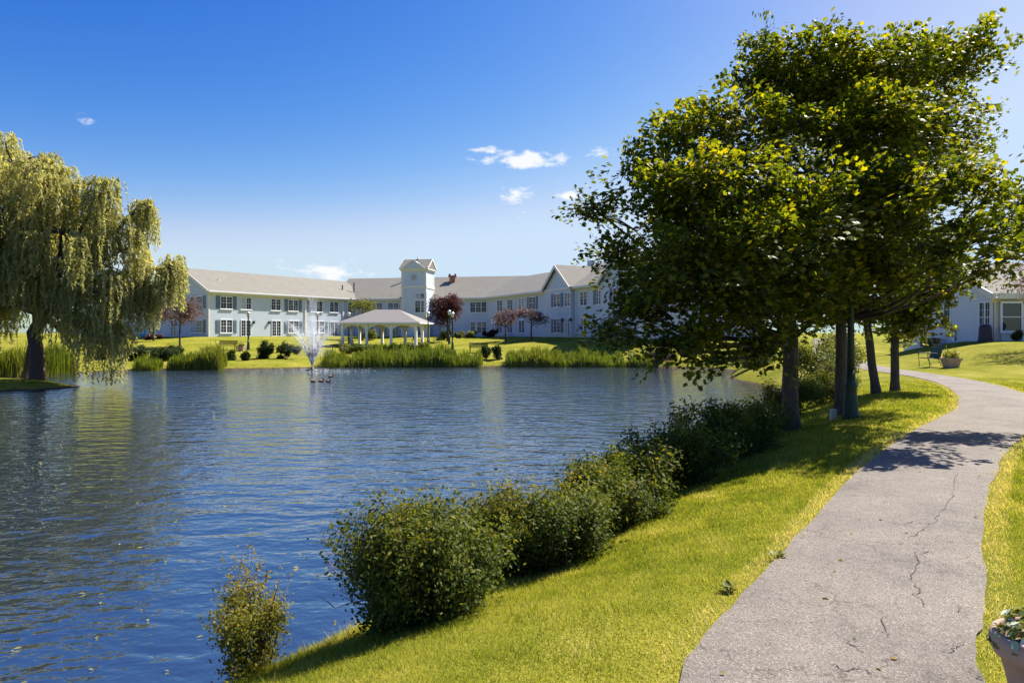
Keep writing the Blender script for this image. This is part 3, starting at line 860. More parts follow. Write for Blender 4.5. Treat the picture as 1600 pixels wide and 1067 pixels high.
make_bush('shrub', on(15.6, 43.5), 1.0, 1.0, 1.5, 420, .11, M['yellowgreen'], 'round lit shrub on the bright grass bank across the inlet', cat='shrub', stems=8, tw=.13)

# ================================================================== reeds
def reed_bed(pts, depth, h, n, label, wide=.055, droop=.25):
    pts = np.array(pts, float)
    seg = np.linalg.norm(np.diff(pts, axis=0), axis=1); cum = np.concatenate([[0], np.cumsum(seg)])
    s = rng.uniform(0, cum[-1], n)
    x = np.interp(s, cum, pts[:,0]); y = np.interp(s, cum, pts[:,1])
    x = x+rng.normal(0,.1,n); y = y+rng.uniform(-.3, depth, n)
    z0 = np.maximum(gz(x, y), WATER-.1)-.05
    env = .74+.26*np.sin(s*.9+pts[0,0])*np.sin(s*.37+1)+.14*np.sin(s*2.7)*np.sin(s*.8)+.10*np.sin(s*6.1)
    H = h*env*rng.uniform(.5,1.12,n)*np.where(rng.random(n) < .04, 1.25, 1)
    a = rng.uniform(0, 2*math.pi, n); lean = rng.normal(0,.16,n)*H
    dx, dy = np.cos(a), np.sin(a)
    w = wide*rng.uniform(.6,1.3,n)
    V = np.zeros((n,7,3))
    px_, py_ = -dy, dx
    ang2 = rng.uniform(0, math.pi, n); px_, py_ = np.cos(ang2), np.sin(ang2)*.5
    for k_, (u, ww) in enumerate([(0,.7),(.45,1.0),(.8,.8)]):
        b = lean*u**2
        for sgn, o in ((-1,0),(1,1)):
            V[:,k_*2+o,0] = x+dx*b+sgn*px_*w*ww*.5; V[:,k_*2+o,1] = y+dy*b+sgn*py_*w*ww*.5; V[:,k_*2+o,2] = z0+H*u
    tipb = lean*1.0+rng.normal(0,droop,n)*.3
    V[:,6,0] = x+dx*tipb; V[:,6,1] = y+dy*tipb; V[:,6,2] = z0+H*(1-.1*np.abs(rng.normal(0,1,n)))
    f = np.array([(0,1,3),(0,3,2),(2,3,5),(2,5,4),(4,5,6)])
    Fc = (np.arange(n)[:,None,None]*7+f[None]).reshape(-1,3)
    rn = np.clip(rng.random(n)*.7+.15*np.sin(s*.5)+.1, 0, 1)
    att = np.repeat(rn,7).reshape(n,7); att[:,:2] = np.clip(att[:,:2]+.35, 0, 1)
    o = link('reed_bed', np_mesh('reed_bed', V.reshape(-1,3), Fc, M['reed'], False, {'rnd': att.ravel()}))
    return tag(o, label, 'reeds', kind='stuff')
reed_bed([(-15.6,56.3),(-12,56.7),(-2.6,57.1)], 2.2, 1.65, 7500, 'tall green reeds at the pond edge in front of the gazebo')
reed_bed([(-.4,57.2),(5,57.3),(9.4,57.0)], 1.8, 1.38, 6500, 'bright green reeds at the pond edge below the two dusty purple trees')
reed_bed([(10.0,56.9),(11.6,56.3)], 1.4, 1.6, 1500, 'isolated clump of reeds against the overhanging maple leaves')
reed_bed([(-26.3,52.4),(-22.6,53.0)], 1.2, 1.75, 2600, 'dense clump of reeds near the green bench')
reed_bed([(-36,42.6),(-33.8,42.7),(-31.9,44.2),(-31.0,46.5)], 2.2, 2.7, 5200, 'tall reeds growing behind the willow')
reed_bed([(-28.5,51.6),(-27.2,52.1)], 1.2, 1.4, 900, 'patch of reeds glimpsed beneath the willow branches')

# ================================================================== far garden plants
def far_bush(px, py, D, rpx, hpx, mat, label, name='bush', cat='bush', group=None):
    p = at(px, py, D); x, y = p.x, p.y
    rx = rpx*D/F; h = hpx*D/F
    return make_bush(name, on(x, y), rx, rx*.9, h, int(110+75*rx*h), .15, M[mat], label, cat, group, stems=5, spike=.06, tw=.07, zlow=.02)
for (px, D) in [(221, 58.5), (248, 58.5), (271, 58.8)]:
    far_bush(px, 565, D, 11, 19, 'darkgreen', 'clipped dark bush in the row of three below the dusty purple trees', group='clipped bushes in a row')
far_bush(361, 562, 58, 7, 15, 'darkgreen', 'small clipped bush at the pond edge below the green bench', group='small clipped bushes')
far_bush(384, 562, 58, 7, 14, 'darkgreen', 'small clipped bush at the pond edge below the lamp post with the planter', group='small clipped bushes')
far_bush(418, 562, 60, 17, 28, 'darkgreen', 'spreading dark shrub between lamp post and fountain', 'shrub', 'shrub')
far_bush(447, 562, 60, 19, 27, 'darkgreen', 'spreading dark shrub right behind the fountain mist', 'shrub', 'shrub')
far_bush(760, 570, 59.6, 9, 24, 'darkgreen', 'dark round bush in the reed gap, under the far bench', group='pair in the reed gap')
far_bush(778, 570, 59.6, 9, 24, 'darkgreen', 'dark round bush in the gap between the reeds, touching the right reeds', group='pair in the reed gap')
far_bush(1032, 570, 57.6, 22, 26, 'pinkish', 'greyish shrub at the water edge under the maple branches', 'shrub', 'shrub')
far_bush(575, 527, 88, 14, 15, 'yellowgreen', 'yellow green mounded shrub seen through the gazebo', 'shrub', 'shrub')
far_bush(690, 533, 86, 17, 16, 'darkgreen', 'wide dark shrub under the deep purple tree', 'shrub', 'shrub')
far_bush(718, 527, 88, 8, 10, 'yellowgreen', 'pale tuft of ornamental grass beside the deep purple tree', 'ornamental_grass', 'plant')
far_bush(735, 527, 88, 9, 11, 'yellowgreen', 'wider tuft of ornamental grass before the triple window', 'ornamental_grass', 'plant')
far_bush(766, 525, 88, 12, 13, 'plum', 'reddish low shrub at the building corner', 'shrub', 'shrub')
far_bush(232, 526, 76, 6, 8, 'plum', 'red flowering plant at the foot of the gable wall', 'flowering_plant', 'plant')
far_bush(249, 526, 77, 5, 6, 'plum', 'low reddish plant between the two trees by the gable wall', 'flowering_plant', 'plant')
for i in range(7):
    far_bush(540+i*20, 548, 66.5, 12, 16, 'yellowgreen' if i in (0,5,6) else 'reed', 'low leafy hedge shrub between reeds and gazebo', 'hedge_shrub', 'shrub', 'low hedge in front of the gazebo')
for (x, y) in [(-34,56.5), (-31.5,57.0), (-29.2,57.2)]:
    make_bush('bush', on(x, y), 1.1, .9, 1.1, 300, .13, M['darkgreen'], 'dark shrub on the shore seen under the willow branches', group='dark shrubs beyond the willow', stems=4, tw=.08)

def far_tree(px, by, D, top, rpx, mat, label, tr=.09, per=300, leaf=.17, group=None, name='small_tree', bottom=None, seed_=0):
    p = at(px, by, D); base = on(p.x, p.y)
    zt = EYE+(HOR-top)/F*D; r = rpx*D/F
    zb = bottom if bottom is not None else base[2]+(zt-base[2])*.42
    zc = (zt+zb)/2; hz = (zt-zb)/2
    rr = random.Random(seed_+px)
    blobs = []
    for i in range(11):
        a = rr.uniform(0, 6.28); q = rr.uniform(.25, .7)
        zz = rr.uniform(-.65, .7)
        k_ = math.sqrt(max(.15, 1-zz*zz))
        s_ = rr.uniform(.3, .46)
        blobs.append(((p.x+math.cos(a)*r*q*k_, p.y+math.sin(a)*r*q*k_, zc+zz*hz*.8), (r*s_, r*s_, max(hz*s_, r*s_*.7))))
    return make_tree(name, base, tr, blobs, M[mat], M['bark_dark'], label, 'tree', group, per=per, spray=16, leaf=leaf, spread=.7, fork=base[2]+(zb-base[2])*.8, tilt=.7)
far_tree(240, 533, 74, 458, 38, 'pinkish', 'dusty purple tree by the gable wall, the one closer to the willow', per=620)
far_tree(281, 541, 68, 464, 42, 'pinkish', 'dusty purple tree with a forked leaning trunk by the gable wall', per=520)
far_tree(700, 531, 82, 449, 33, 'plum', 'deep purple leaved tree beside the clock tower', tr=.16, per=1100, bottom=2.0)
far_tree(790, 533, 76, 484, 27, 'pinkish', 'smaller of two dusty purple trees on the far lawn', per=560)
far_tree(830, 534, 74, 478, 27, 'pinkish', 'taller of two dusty purple trees on the far lawn', per=560)
far_tree(566, 526, 88, 464, 25, 'yellowgreen', 'yellow green small tree behind the gazebo corner', per=600)
far_tree(1640, 545, 33, 400, 64, 'pinkish', 'dusty leaved small tree in front of the pale house', tr=.08, per=800, leaf=.11)
for (x, y, zt, r, lab, mt) in [(18.5, 52, 7.2, 3.0, 'dark tree on the shore behind the thick maple trunk', 'darkgreen'), (23.5, 60, 8.0, 3.4, 'dark tree behind the lamp post near the far path', 'darkgreen'),
                           (43, 66, 9.6, 4.5, 'green tree rising behind the roof of the pale house', 'yellowgreen'), (52, 62, 10.5, 4.6, 'tall green tree beyond the pale house', 'darkgreen'),
                           (-52, 62, 9, 4.5, 'dark green tree behind the tall reeds and willow', 'darkgreen'), (-44, 57, 7, 3.4, 'rounded green tree behind the willow foliage', 'yellowgreen'),
                           (-60, 70, 10, 5, 'tall green tree past the far end of the low wing', 'darkgreen'), (-49, 64, 5.5, 3.6, 'low spreading tree at the lawn edge by the low wing', 'yellowgreen'), (-66, 60, 9, 5, 'broad tree beyond the tall reeds', 'yellowgreen')]:
    far_tree(int(800+x/y*F), 530, y, HOR-(zt-EYE)/y*F, r/y*F, mt, lab, tr=.2, per=300, leaf=.28, name='shade_tree')

# ================================================================== the long building
BZ, EZ = 1.2, 6.8
bld = empty('residence_building', (-8, 92, BZ))
tag(bld, 'long two storey pale blue building with tan roofs and a clock tower across the pond', 'building')

class Wall:
    """a vertical wall plane: start point, direction, outward normal on the right-hand side towards the pond"""
    def __init__(self, P0, P1, out=0.0):
        self.P0 = Vector(P0).to_3d() if len(P0) == 3 else Vector((P0[0], P0[1], 0))
        e = Vector((P1[0], P1[1], 0))-self.P0
        self.L = e.length; self.d = e/self.L
        self.n = Vector((self.d.y, -self.d.x, 0))
        self.P0 = self.P0+self.n*out
    def s(self, px):
        k_ = (px-800)/F
        return (k_*self.P0.y-self.P0.x)/(self.d.x-k_*self.d.y)
    def mat(self, s, z, out=0.0):
        p = self.P0+self.d*s+self.n*out
        return Matrix(((self.d.x, -self.n.x, 0, p.x), (self.d.y, -self.n.y, 0, p.y), (0, 0, 1, z), (0, 0, 0, 1)))
    def pt(self, s, z, out=0.0):
        p = self.P0+self.d*s+self.n*out
        return Vector((p.x, p.y, z))

_wm = {}
def win_mesh(kind, w, h):
    key = (kind, round(w,1), round(h,1))
    if key in _wm: return _wm[key]
    w, h = key[1], key[2]
    fr = MB(); t_ = .075
    fr.box(-w/2-t_, w/2+t_, -.07, .01, h, h+t_+.03); fr.box(-w/2-t_, -w/2, -.07, .01, 0, h); fr.box(w/2, w/2+t_, -.07, .01, 0, h)
    fr.box(-w/2-t_, w/2+t_, -.07, .01, -t_, 0)
    if kind in ('double', 'door', 'triple'):
        n = 3 if kind == 'triple' else 2
        for i in range(1, n): fr.box(-w/2+w*i/n-.055, -w/2+w*i/n+.055, -.06, .005, 0, h)
    else: n = 1
    if kind != 'door' and kind != 'transom': fr.box(-w/2, w/2, -.05, .004, h*.5-.024, h*.5+.024)
    bar = .010
    for i in range(n if kind != 'plain' else 0):
        x0 = -w/2+w*i/n; x1 = -w/2+w*(i+1)/n
        fr.box((x0+x1)/2-bar, (x0+x1)/2+bar, -.035, .003, 0, h)
        for zz in ((.25,.75) if kind != 'door' else (.2,.4,.6,.8)):
            fr.box(x0, x1, -.034, .003, h*zz-bar, h*zz+bar)
    gl = MB().box(-w/2, w/2, -.02, .01, .001, h-.001)
    cu = MB().box(-w/2, 0, -.026, -.021, .02, h*.98)
    sl = MB().box(-w/2-.16, w/2+.16, -.13, .01, -t_-.07, -t_-.002)
    _wm[key] = (fr.mesh('window_frame', M['white']), gl.mesh('pane', M['glass']), sl.mesh('sill', M['white']), cu.mesh('blind', M['curtain']))
    return _wm[key]
_sm = {}
def window(wall, px0, px1, z0, z1, kind='double', shutters='', parent=bld, out=0.0, blind=None, w=None):
    s0, s1 = wall.s(px0), wall.s(px1); sc = (s0+s1)/2
    ww = w if w else abs(s1-s0)-.18
    h = z1-z0
    a, b, c, e = win_mesh(kind, ww, h)
    Mx = wall.mat(sc, z0, out)
    o = link('patio_door' if kind == 'door' else 'window', a, parent, Mx)
    link('pane', b, o, Mx)
    if blind if blind is not None else random.random() < .3: link('blind', e, o, Mx)
    if kind not in ('door', 'transom'): link('sill', c, o, Mx)
    for sd_ in shutters:
        key = round(h,1)
        if key not in _sm:
            m = MB().box(-.27, .27, -.05, .01, -.05, h+.05)
            for i in range(9): m.box(-.21, .21, -.065, -.049, h*(.04+.105*i), h*(.04+.105*i)+h*.07)
            _sm[key] = m.mesh('shutter', M['shutter'])
        dx = (ww/2+.40)*(-1 if sd_ == 'L' else 1)
        link('shutter', _sm[key], o, wall.mat(sc+dx, z0, out))
    return o

def gable_block(P0, P1, depth, ze, zr, zb=BZ-1.2, ov=.5, ends=(True, True), rake=.35, parent=bld, wallmat='siding', roofmat='roof', front_only=False):
    """block with a ridge parallel to P0-P1; front wall on the right-hand (pond) side"""
    w = Wall(P0, P1); L = w.L
    def q(s, dpt, z): return w.pt(s, z, -dpt)
    m = MB()
    pts = [q(0,0,zb), q(L,0,zb), q(L,depth,zb), q(0,depth,zb), q(0,0,ze), q(L,0,ze), q(L,depth,ze), q(0,depth,ze), q(0,depth/2,zr-.08), q(L,depth/2,zr-.08)]
    m.add(pts, [(0,1,5,4),(1,2,6,9,5),(2,3,7,6),(3,0,4,8,7),(0,3,2,1)])
    m.build('wall', M[wallmat], parent)
    sl = (zr-ze)/(depth/2)
    r0 = -rake if ends[0] else 0; r1 = L+rake if ends[1] else L
    th = .16
    m = MB()
    for sgn in (0, 1):
        def qq(s, dd, z): return q(s, dd if not sgn else depth-dd, z)
        e0 = ze-sl*ov
        a, b, c, d = qq(r0,-ov,e0), qq(r1,-ov,e0), qq(r1,depth/2,zr), qq(r0,depth/2,zr)
        up = Vector((0,0,th))
        vs_ = [a,b,c,d,a+up,b+up,c+up,d+up]
        m.add(vs_, [(0,3,2,1),(4,5,6,7),(0,1,5,4),(1,2,6,5),(2,3,7,6),(3,0,4,7)])
    m.build('roof', M[roofmat], parent)
    # eave trim along the front: fascia, gutter, frieze
    m = MB(); e0 = ze-sl*ov
    Mx = w.mat(0, 0)
    m.box(r0, r1, -ov-.05, -ov-.004, e0-.12, e0+th+.02, Mx)
    m.build('fascia', M['trim'], parent)
    m = MB(); m.box(r0, r1, -ov-.13, -ov-.054, e0+.02, e0+th-.01, Mx); m.build('gutter', M['white'], parent)
    m = MB(); m.box(0, L, -.06, .0, ze-.55, ze-.22, Mx); m.build('frieze', M['trim'], parent)
    m = MB(); m.box(r0+.02, r1-.02, -ov-.003, -.001, e0-.11, e0-.07, Mx); m.build('soffit', M['white'], parent)
    for i, s_ in ((0, r0), (1, r1)):
        if not ends[i]: continue
        sg = -1 if i == 0 else 1
        m = MB()
        for k_ in (0, 1):
            A_ = q(s_, -ov if not k_ else depth+ov, e0); B_ = q(s_, depth/2, zr)
            poly = [A_+Vector((0,0,-.22)), A_+Vector((0,0,th+.01)), B_+Vector((0,0,th+.01)), B_+Vector((0,0,-.22))]
            m.extrude(poly, w.d*sg*.06)
        m.build('rake_board', M['trim'], parent)
        m = MB(); m.box(*( (-.012, .16) if i == 0 else (L-.16, L+.012)), -.03, .14, BZ-.1, ze-.25, Mx); m.build('corner_board', M['trim'], parent)
    return w

def column(wall, px, z0, z1, w=.22, name='corner_board', mat='trim', parent=bld, out=0.0, dep=.1):
    s_ = wall.s(px)
    return MB().box(s_-w/2, s_+w/2, -dep, .0, z0, z1, wall.mat(0, 0, out)).build(name, M[mat], parent)

# left wing
W_L = gable_block((-36,81), (-21.6,103.2), 10, EZ, 9.5, ends=(True, False))
U0, U1, D0, D1 = 4.65, 6.1, 1.75, 3.15
for a, b, shs, bl in [(344,363,'LR',False), (375.6,392.6,'',True), (422.7,439,'',False), (450,466,'LR',False), (485,504,'L',True), (514.5,528.6,'',False)]:
    window(W_L, a, b, U0, U1, 'double', shs, blind=bl)
window(W_L, 543, 550, U0, U1, 'single', '', blind=False)
for a, b, shs, kd in [(344,363,'LR','double'), (376,392,'','door'), (424,439,'','door'), (450,467,'LR','double'), (490,507,'R','double'), (516,528,'','door')]:
    window(W_L, a, b, BZ+.12 if kd == 'door' else D0, 3.2, kd, shs)
for px in (477, 536): column(W_L, px, BZ-.2, EZ-.6, .26)
for px in (396, 420, 532):
    s_ = W_L.s(px); MB().box(s_-.09, s_+.09, -.22, 0, 2.85, 3.2, W_L.mat(0,0)).build('wall_lamp', M['dark_metal'], bld)
# gable end of the left wing and the lower wing beyond it
W_G = Wall((-36-.838*10, 81+.546*10), (-36,81))
for a, b in [(297,317)]:
    window(W_G, a, b, U0, U1, 'double', 'R', blind=True); window(W_G, a, b, D0, 3.15, 'double', 'R', blind=True)
window(W_G, 268, 284, U0, U1, 'double', '', blind=True); window(W_G, 267, 276, BZ+.12, 3.2, 'door', '', blind=False)
W_G2 = gable_block((-60, 99), (-43.2, 87.6), 9, EZ-.3, 9.0, ends=(True, False))
for px in (190, 224): window(W_G2, px-9, px+9, U0-.1, U1-.1, 'double', 'LR'); window(W_G2, px-9, px+9, D0, 3.15, 'double', 'LR')
# centre
W_C = gable_block((-27, 101.6), (2, 95.9), 13, EZ, 10.1, ends=(False, False))
window(W_C, 578, 598, U0, U1, 'double', ''); window(W_C, 605.6, 624, U0, U1, 'double', '', blind=False)
window(W_C, 733.7, 761.7, U0, U1, 'triple', '', blind=False)
window(W_C, 745, 761, D0, 3.2, 'double', '', blind=False); window(W_C, 735, 743, BZ+.12, 3.2, 'single', '', blind=False)
for a, b in [(572,584),(592,606),(612,624)]: window(W_C, a, b, BZ+.12, 3.2, 'door', '', blind=False)
s_ = W_C.s(630); MB().box(s_-.5, s_+.5, -.03, 0, U0-.1, U1+.2, W_C.mat(0,0)).build('wall_panel', M['trim'], bld)
# right wing
A_ = Vector((-3.7, 97)); dR = Vector((.425, -.905))
def RP(s): p = A_+dR*s; return (p.x, p.y)
W_R = gable_block(RP(-9), RP(36), 12, EZ, 9.75, ends=(False, True))
for a, b, shs in [(777,785.5,''), (793,801.5,''), (811,820,''), (827,837,'LR')]:
    window(W_R, a, b, U0, U1, 'double', shs, blind=False)
for a, b, shs in [(777,785,''), (793,801,''), (811,820,'')]:
    window(W_R, a, b, D0, 3.2, 'double', shs, blind=False)
column(W_R, 805, BZ-.2, EZ-.6, .22)
window(W_R, 907, 918, U0, U1, 'double', '', blind=False); window(W_R, 907, 918, BZ+.12, 3.25, 'door', '', blind=True)
window(W_R, 932, 940, U0, U1, 'double', 'L', blind=False)
column(W_R, 901, BZ-.2, EZ-.6, .16, 'downspout')
def cross_gable(s0, s1, proj, zp, name='gable'):
    """gable bay standing proud of the right wing, ridge at right angles to it"""
    w = Wall(RP(s0), RP(s1), proj); L = w.L; dep = 8.0
    q = lambda s, dd, z: w.pt(s, z, -dd)
    m = MB()
    m.add([q(0,0,BZ-1.2), q(L,0,BZ-1.2), q(L,0,EZ), q(L/2,0,zp-.1), q(0,0,EZ), q(0,dep,BZ-1.2), q(L,dep,BZ-1.2), q(L,dep,EZ), q(L/2,dep,zp-.1), q(0,dep,EZ)],
          [(0,1,2,3,4),(5,9,8,7,6),(0,4,9,5),(1,6,7,2)])
    m.build('gable_wall', M['siding'], bld)
    sl = (zp-EZ)/(L/2); ov = .35; e0 = EZ-sl*ov; m = MB()
    for sg in (0, 1):
        f_ = (lambda s: s) if not sg else (lambda s: L-s)
        a, b, c, d = q(f_(-ov),-.35,e0), q(f_(-ov),dep,e0), q(f_(L/2),dep,zp), q(f_(L/2),-.35,zp)
        up = Vector((0,0,.16)); m.add([a,b,c,d,a+up,b+up,c+up,d+up], [(0,3,2,1),(4,5,6,7),(0,1,5,4),(1,2,6,5),(2,3,7,6),(3,0,4,7)])
    m.build('gable_roof', M['roof'], bld)
    m = MB()
    for sg in (0, 1):
        f_ = (lambda s: s) if not sg else (lambda s: L-s)
        P_ = q(f_(-ov), -.352, e0); Q_ = q(L/2, -.352, zp)
        m.extrude([P_+Vector((0,0,-.26)), P_+Vector((0,0,.17)), Q_+Vector((0,0,.17)), Q_+Vector((0,0,-.26))], w.n*.06)
    m.build('rake_board', M['trim'], bld)
    for s_ in (.07, L-.07):
        MB().box(s_-.085, s_+.085, -.03, .1, BZ-.2, EZ-.1, w.mat(0,0)).build('corner_board', M['trim'], bld)
    return w
W_X = cross_gable(18.8, 24.8, .5, 9.2)
window(W_X, 865.5, 876, U0, U1, 'double', 'LR', blind=False); window(W_X, 882.5, 891.5, U0, U1, 'double', '', blind=False)
window(W_X, 865.5, 876, D0, 3.2, 'double', 'LR', blind=False); window(W_X, 883, 891.5, BZ+.12, 3.25, 'door', '', blind=True)
for px in (880, 893): s_ = W_X.s(px); MB().box(s_-.09, s_+.09, -.22, 0, 2.95, 3.3, W_X.mat(0,0)).build('wall_lamp', M['dark_metal'], bld)
W_Y = cross_gable(31.0, 37.5, .6, 9.6)
window(W_Y, 958, 972, U0, U1, 'double', 'LR'); window(W_Y, 958, 972, D0, 3.2, 'double', 'LR')
W_Z = gable_block(RP(35), (24.5, 66.5), 9, EZ-.2, 9.2, ends=(False, True))
for px in (1030, 1060, 1090, 1120):
    window(W_Z, px-9, px+9, U0, U1, 'double', 'LR'); window(W_Z, px-9, px+9, D0, 3.2, 'double', '')
# roof furniture
def vent(px, py, D, r, h, mat, name='roof_vent'):
    p = at(px, py, D); return MB().tube([p+Vector((0,0,-.5)), p+Vector((0,0,h))], r, 10).build(name, M[mat], bld)
vent(535, 456, 101.5, .09, 1.0, 'dark_metal', 'vent_pipe'); vent(553, 451, 102.5, .09, .9, 'dark_metal', 'vent_pipe'); vent(628.5, 437, 104.5, .16, 1.0, 'steel', 'vent_pipe')
vent(742, 441, 103, .09, .25, 'white', 'vent_pipe'); vent(341, 440, 84.6, .15, .22, 'white', 'vent_pipe')
p = at(707, 443, 103); m = MB().box(p.x-.42, p.x+.42, p.y-.4, p.y+.4, p.z-.6, p.z+1.0); m.box(p.x-.62, p.x+.62, p.y-.5, p.y+.5, p.z+1.0, p.z+1.18)
for dx in (-.42, .42): m.box(p.x+dx-.14, p.x+dx+.14, p.y-.14, p.y+.14, p.z+1.18, p.z+1.45)
m.build('chimney', M['brick'], bld)
p = at(923, 417, 82); m = MB().box(p.x-.36, p.x+.36, p.y-.36, p.y+.36, p.z-1.2, p.z+.55); m.box(p.x-.43, p.x+.43, p.y-.43, p.y+.43, p.z+.55, p.z+.72)
m.build('chimney', M['steel'], bld)

# clock tower
c0 = W_C.pt(W_C.s(637.5), 0, 2.6); c1 = W_C.pt(W_C.s(637.5)+3.62, 0, 2.6)
W_T = Wall((c0.x, c0.y), (c1.x, c1.y)); TL = W_T.L
def tbox(m, a, b, d0, d1, z0, z1): return m.box(a, b, d0, d1, z0, z1, W_T.mat(0,0))
tbox(MB(), 0, TL, 0, TL, BZ-1.2, 10.9).build('tower_wall', M['siding'], bld)
m = MB()
for (a, b) in ((-.03, .3), (TL-.3, TL+.03)):
    tbox(m, a, b, -.03, .3, BZ-.2, 10.9); tbox(m, a, b, TL-.3, TL+.03, BZ-.2, 10.9)
m.build('tower_corner_boards', M['trim'], bld)
tbox(MB(), -.08, TL+.08, -.08, TL+.08, 8.0, 8.38).build('tower_belt', M['trim'], bld)
tbox(tbox(MB(), -.12, TL+.12, -.12, TL+.12, 10.35, 10.62), -.3, TL+.3, -.3, TL+.3, 10.62, 10.82).build('tower_cornice', M['trim'], bld)
# cross gabled cap
zr = 12.25; zc = 10.82
def tq(s, d, z): return W_T.pt(s, z, -d)
o_ = .32; m = MB()
m.add([tq(-o_,-o_,zc),tq(-o_,TL+o_,zc),tq(-o_,TL/2,zr),tq(TL+o_,-o_,zc),tq(TL+o_,TL+o_,zc),tq(TL+o_,TL/2,zr)], [(0,2,1),(3,4,5),(0,3,5,2),(1,2,5,4),(0,1,4,3)])
m.build('tower_roof', M['roof'], bld)
m = MB(); h_ = zr-.35
m.add([tq(.25,-o_-.04,zc),tq(TL-.25,-o_-.04,zc),tq(TL/2,-o_-.04,h_),tq(.25,TL/2,zc),tq(TL-.25,TL/2,zc),tq(TL/2,TL/2,h_)], [(0,1,2),(0,2,5,3),(1,4,5,2),(0,3,4,1)])
m.build('tower_pediment', M['siding'], bld)
m = MB()
for (a, b) in (((.05,zc-.02),(TL/2,h_+.12)), ((TL-.05,zc-.02),(TL/2,h_+.12))):
    m.extrude([tq(a[0],-o_-.06,a[1]), tq(b[0],-o_-.06,b[1]), tq(b[0],-o_-.06,b[1]-.26), tq(a[0]+(.35 if a[0] < 1 else -.35),-o_-.06,a[1])], W_T.n*.09)
for (s_, sg) in ((-o_, -1), (TL+o_, 1)):
    for (a, b) in ((-o_, TL/2), (TL+o_, TL/2)):
        m.extrude([tq(s_,a,zc), tq(s_,b,zr+.06), tq(s_,b,zr-.2), tq(s_,a+(.35 if a < 0 else -.35),zc)], W_T.d*sg*.07)
m.build('tower_rake_boards', M['trim'], bld)
MB().lathe([(.16,0),(.2,.12),(.08,.22),(.1,.3),(.02,.5)], tq(TL/2,TL/2,zr-.05), 10).build('tower_finial', M['trim'], bld)
# round clock
clk = MB(); cM = W_T.mat(TL/2, 9.5, .0)
rot = cM @ Matrix.Rotation(R(90), 4, 'X')
prof = [(.50,0),(.50,.06),(.40,.07),(.40,.03),(.02,.03)]
clk.lathe(prof, (0,0,0), 24); clk.v = [tuple(rot @ Vector(v_)) for v_ in clk.v]
clock = clk.build('clock', M['siding'], bld)
m = MB(); m.lathe([(.39,.031),(.39,.045),(.01,.045)], (0,0,0), 24); m.v = [tuple(rot @ Vector(v_)) for v_ in m.v]; m.build('clock_face', M['boxgrey'], clock)
m = MB(); m.box(-.025,.025,-.05,.31,.05,.06); m.box(-.05,.2,-.025,.025,.062,.07)
for k_ in range(12): m.box(-.02,.02,.30,.37,.048,.056, Matrix.Rotation(R(30*k_),4,'Z'))
m.v = [tuple(rot @ Vector(v_)) for v_ in m.v]; m.build('clock_hands', M['dark_metal'], clock)
window(W_T, 648, 667, 4.6, 6.2, 'double', '', blind=False)
window(W_T, 648, 667, 6.55, 7.25, 'transom', '', blind=True)
window(W_T, 648, 667, BZ+.15, 3.3, 'door', '', blind=False)

# ================================================================== gazebo
gzp = at(604, 530, 77)
gz_z = G(gzp.x, gzp.y)-.02
gb = empty('gazebo', (gzp.x, gzp.y, gz_z), R(-8))
tag(gb, 'white open gazebo with arched sides and tan hipped roof behind the reeds', 'gazebo')
GM = Matrix.Translation((gzp.x, gzp.y, gz_z)) @ Matrix.Rotation(R(-8), 4, 'Z')
GW, GD, GE = 4.15, 2.6, 2.30+.55-gz_z+.0
eave = 2.80-gz_z; ridge = 4.32-gz_z
m = MB(); m.box(-GW-.3, GW+.3, -GD-.3, GD+.3, -.5, .06); m.v = [tuple(GM @ Vector(v_)) for v_ in m.v]; m.build('floor_slab', M['boxgrey'], gb)
m = MB(); o_ = .55
m.add([(-GW-o_,-GD-o_,eave),(GW+o_,-GD-o_,eave),(GW+o_,GD+o_,eave),(-GW-o_,GD+o_,eave),(-1.4,0,ridge),(1.4,0,ridge)], [(0,1,5,4),(2,3,4,5),(1,2,5),(3,0,4),(0,3,2,1)])
m.v = [tuple(GM @ Vector(v_)) for v_ in m.v]; m.build('roof', M['gazebo_roof'], gb)
m = MB()
m.box(-GW-o_-.02, GW+o_+.02, -GD-o_-.05, -GD-o_-.004, eave-.12, eave+.05); m.box(-GW-o_-.02, GW+o_+.02, GD+o_+.004, GD+o_+.05, eave-.12, eave+.05)
m.box(-GW-o_-.05, -GW-o_-.004, -GD-o_, GD+o_, eave-.12, eave+.05); m.box(GW+o_+.004, GW+o_+.05, -GD-o_, GD+o_, eave-.12, eave+.05)
m.v = [tuple(GM @ Vector(v_)) for v_ in m.v]; m.build('fascia', M['white'], gb)
cols = []
for y_ in (-GD, GD):
    for x_ in (-GW, -1.38, 1.38, GW): cols.append((x_, y_))
for x_ in (-GW, GW): cols.append((x_, 0))
for (x_, y_) in cols:
    m = MB().box(x_-.13, x_+.13, y_-.13, y_+.13, .06, eave-.02); m.box(x_-.18, x_+.18, y_-.18, y_+.18, .06, .3)
    m.v = [tuple(GM @ Vector(v_)) for v_ in m.v]; m.build('post', M['white'], gb)
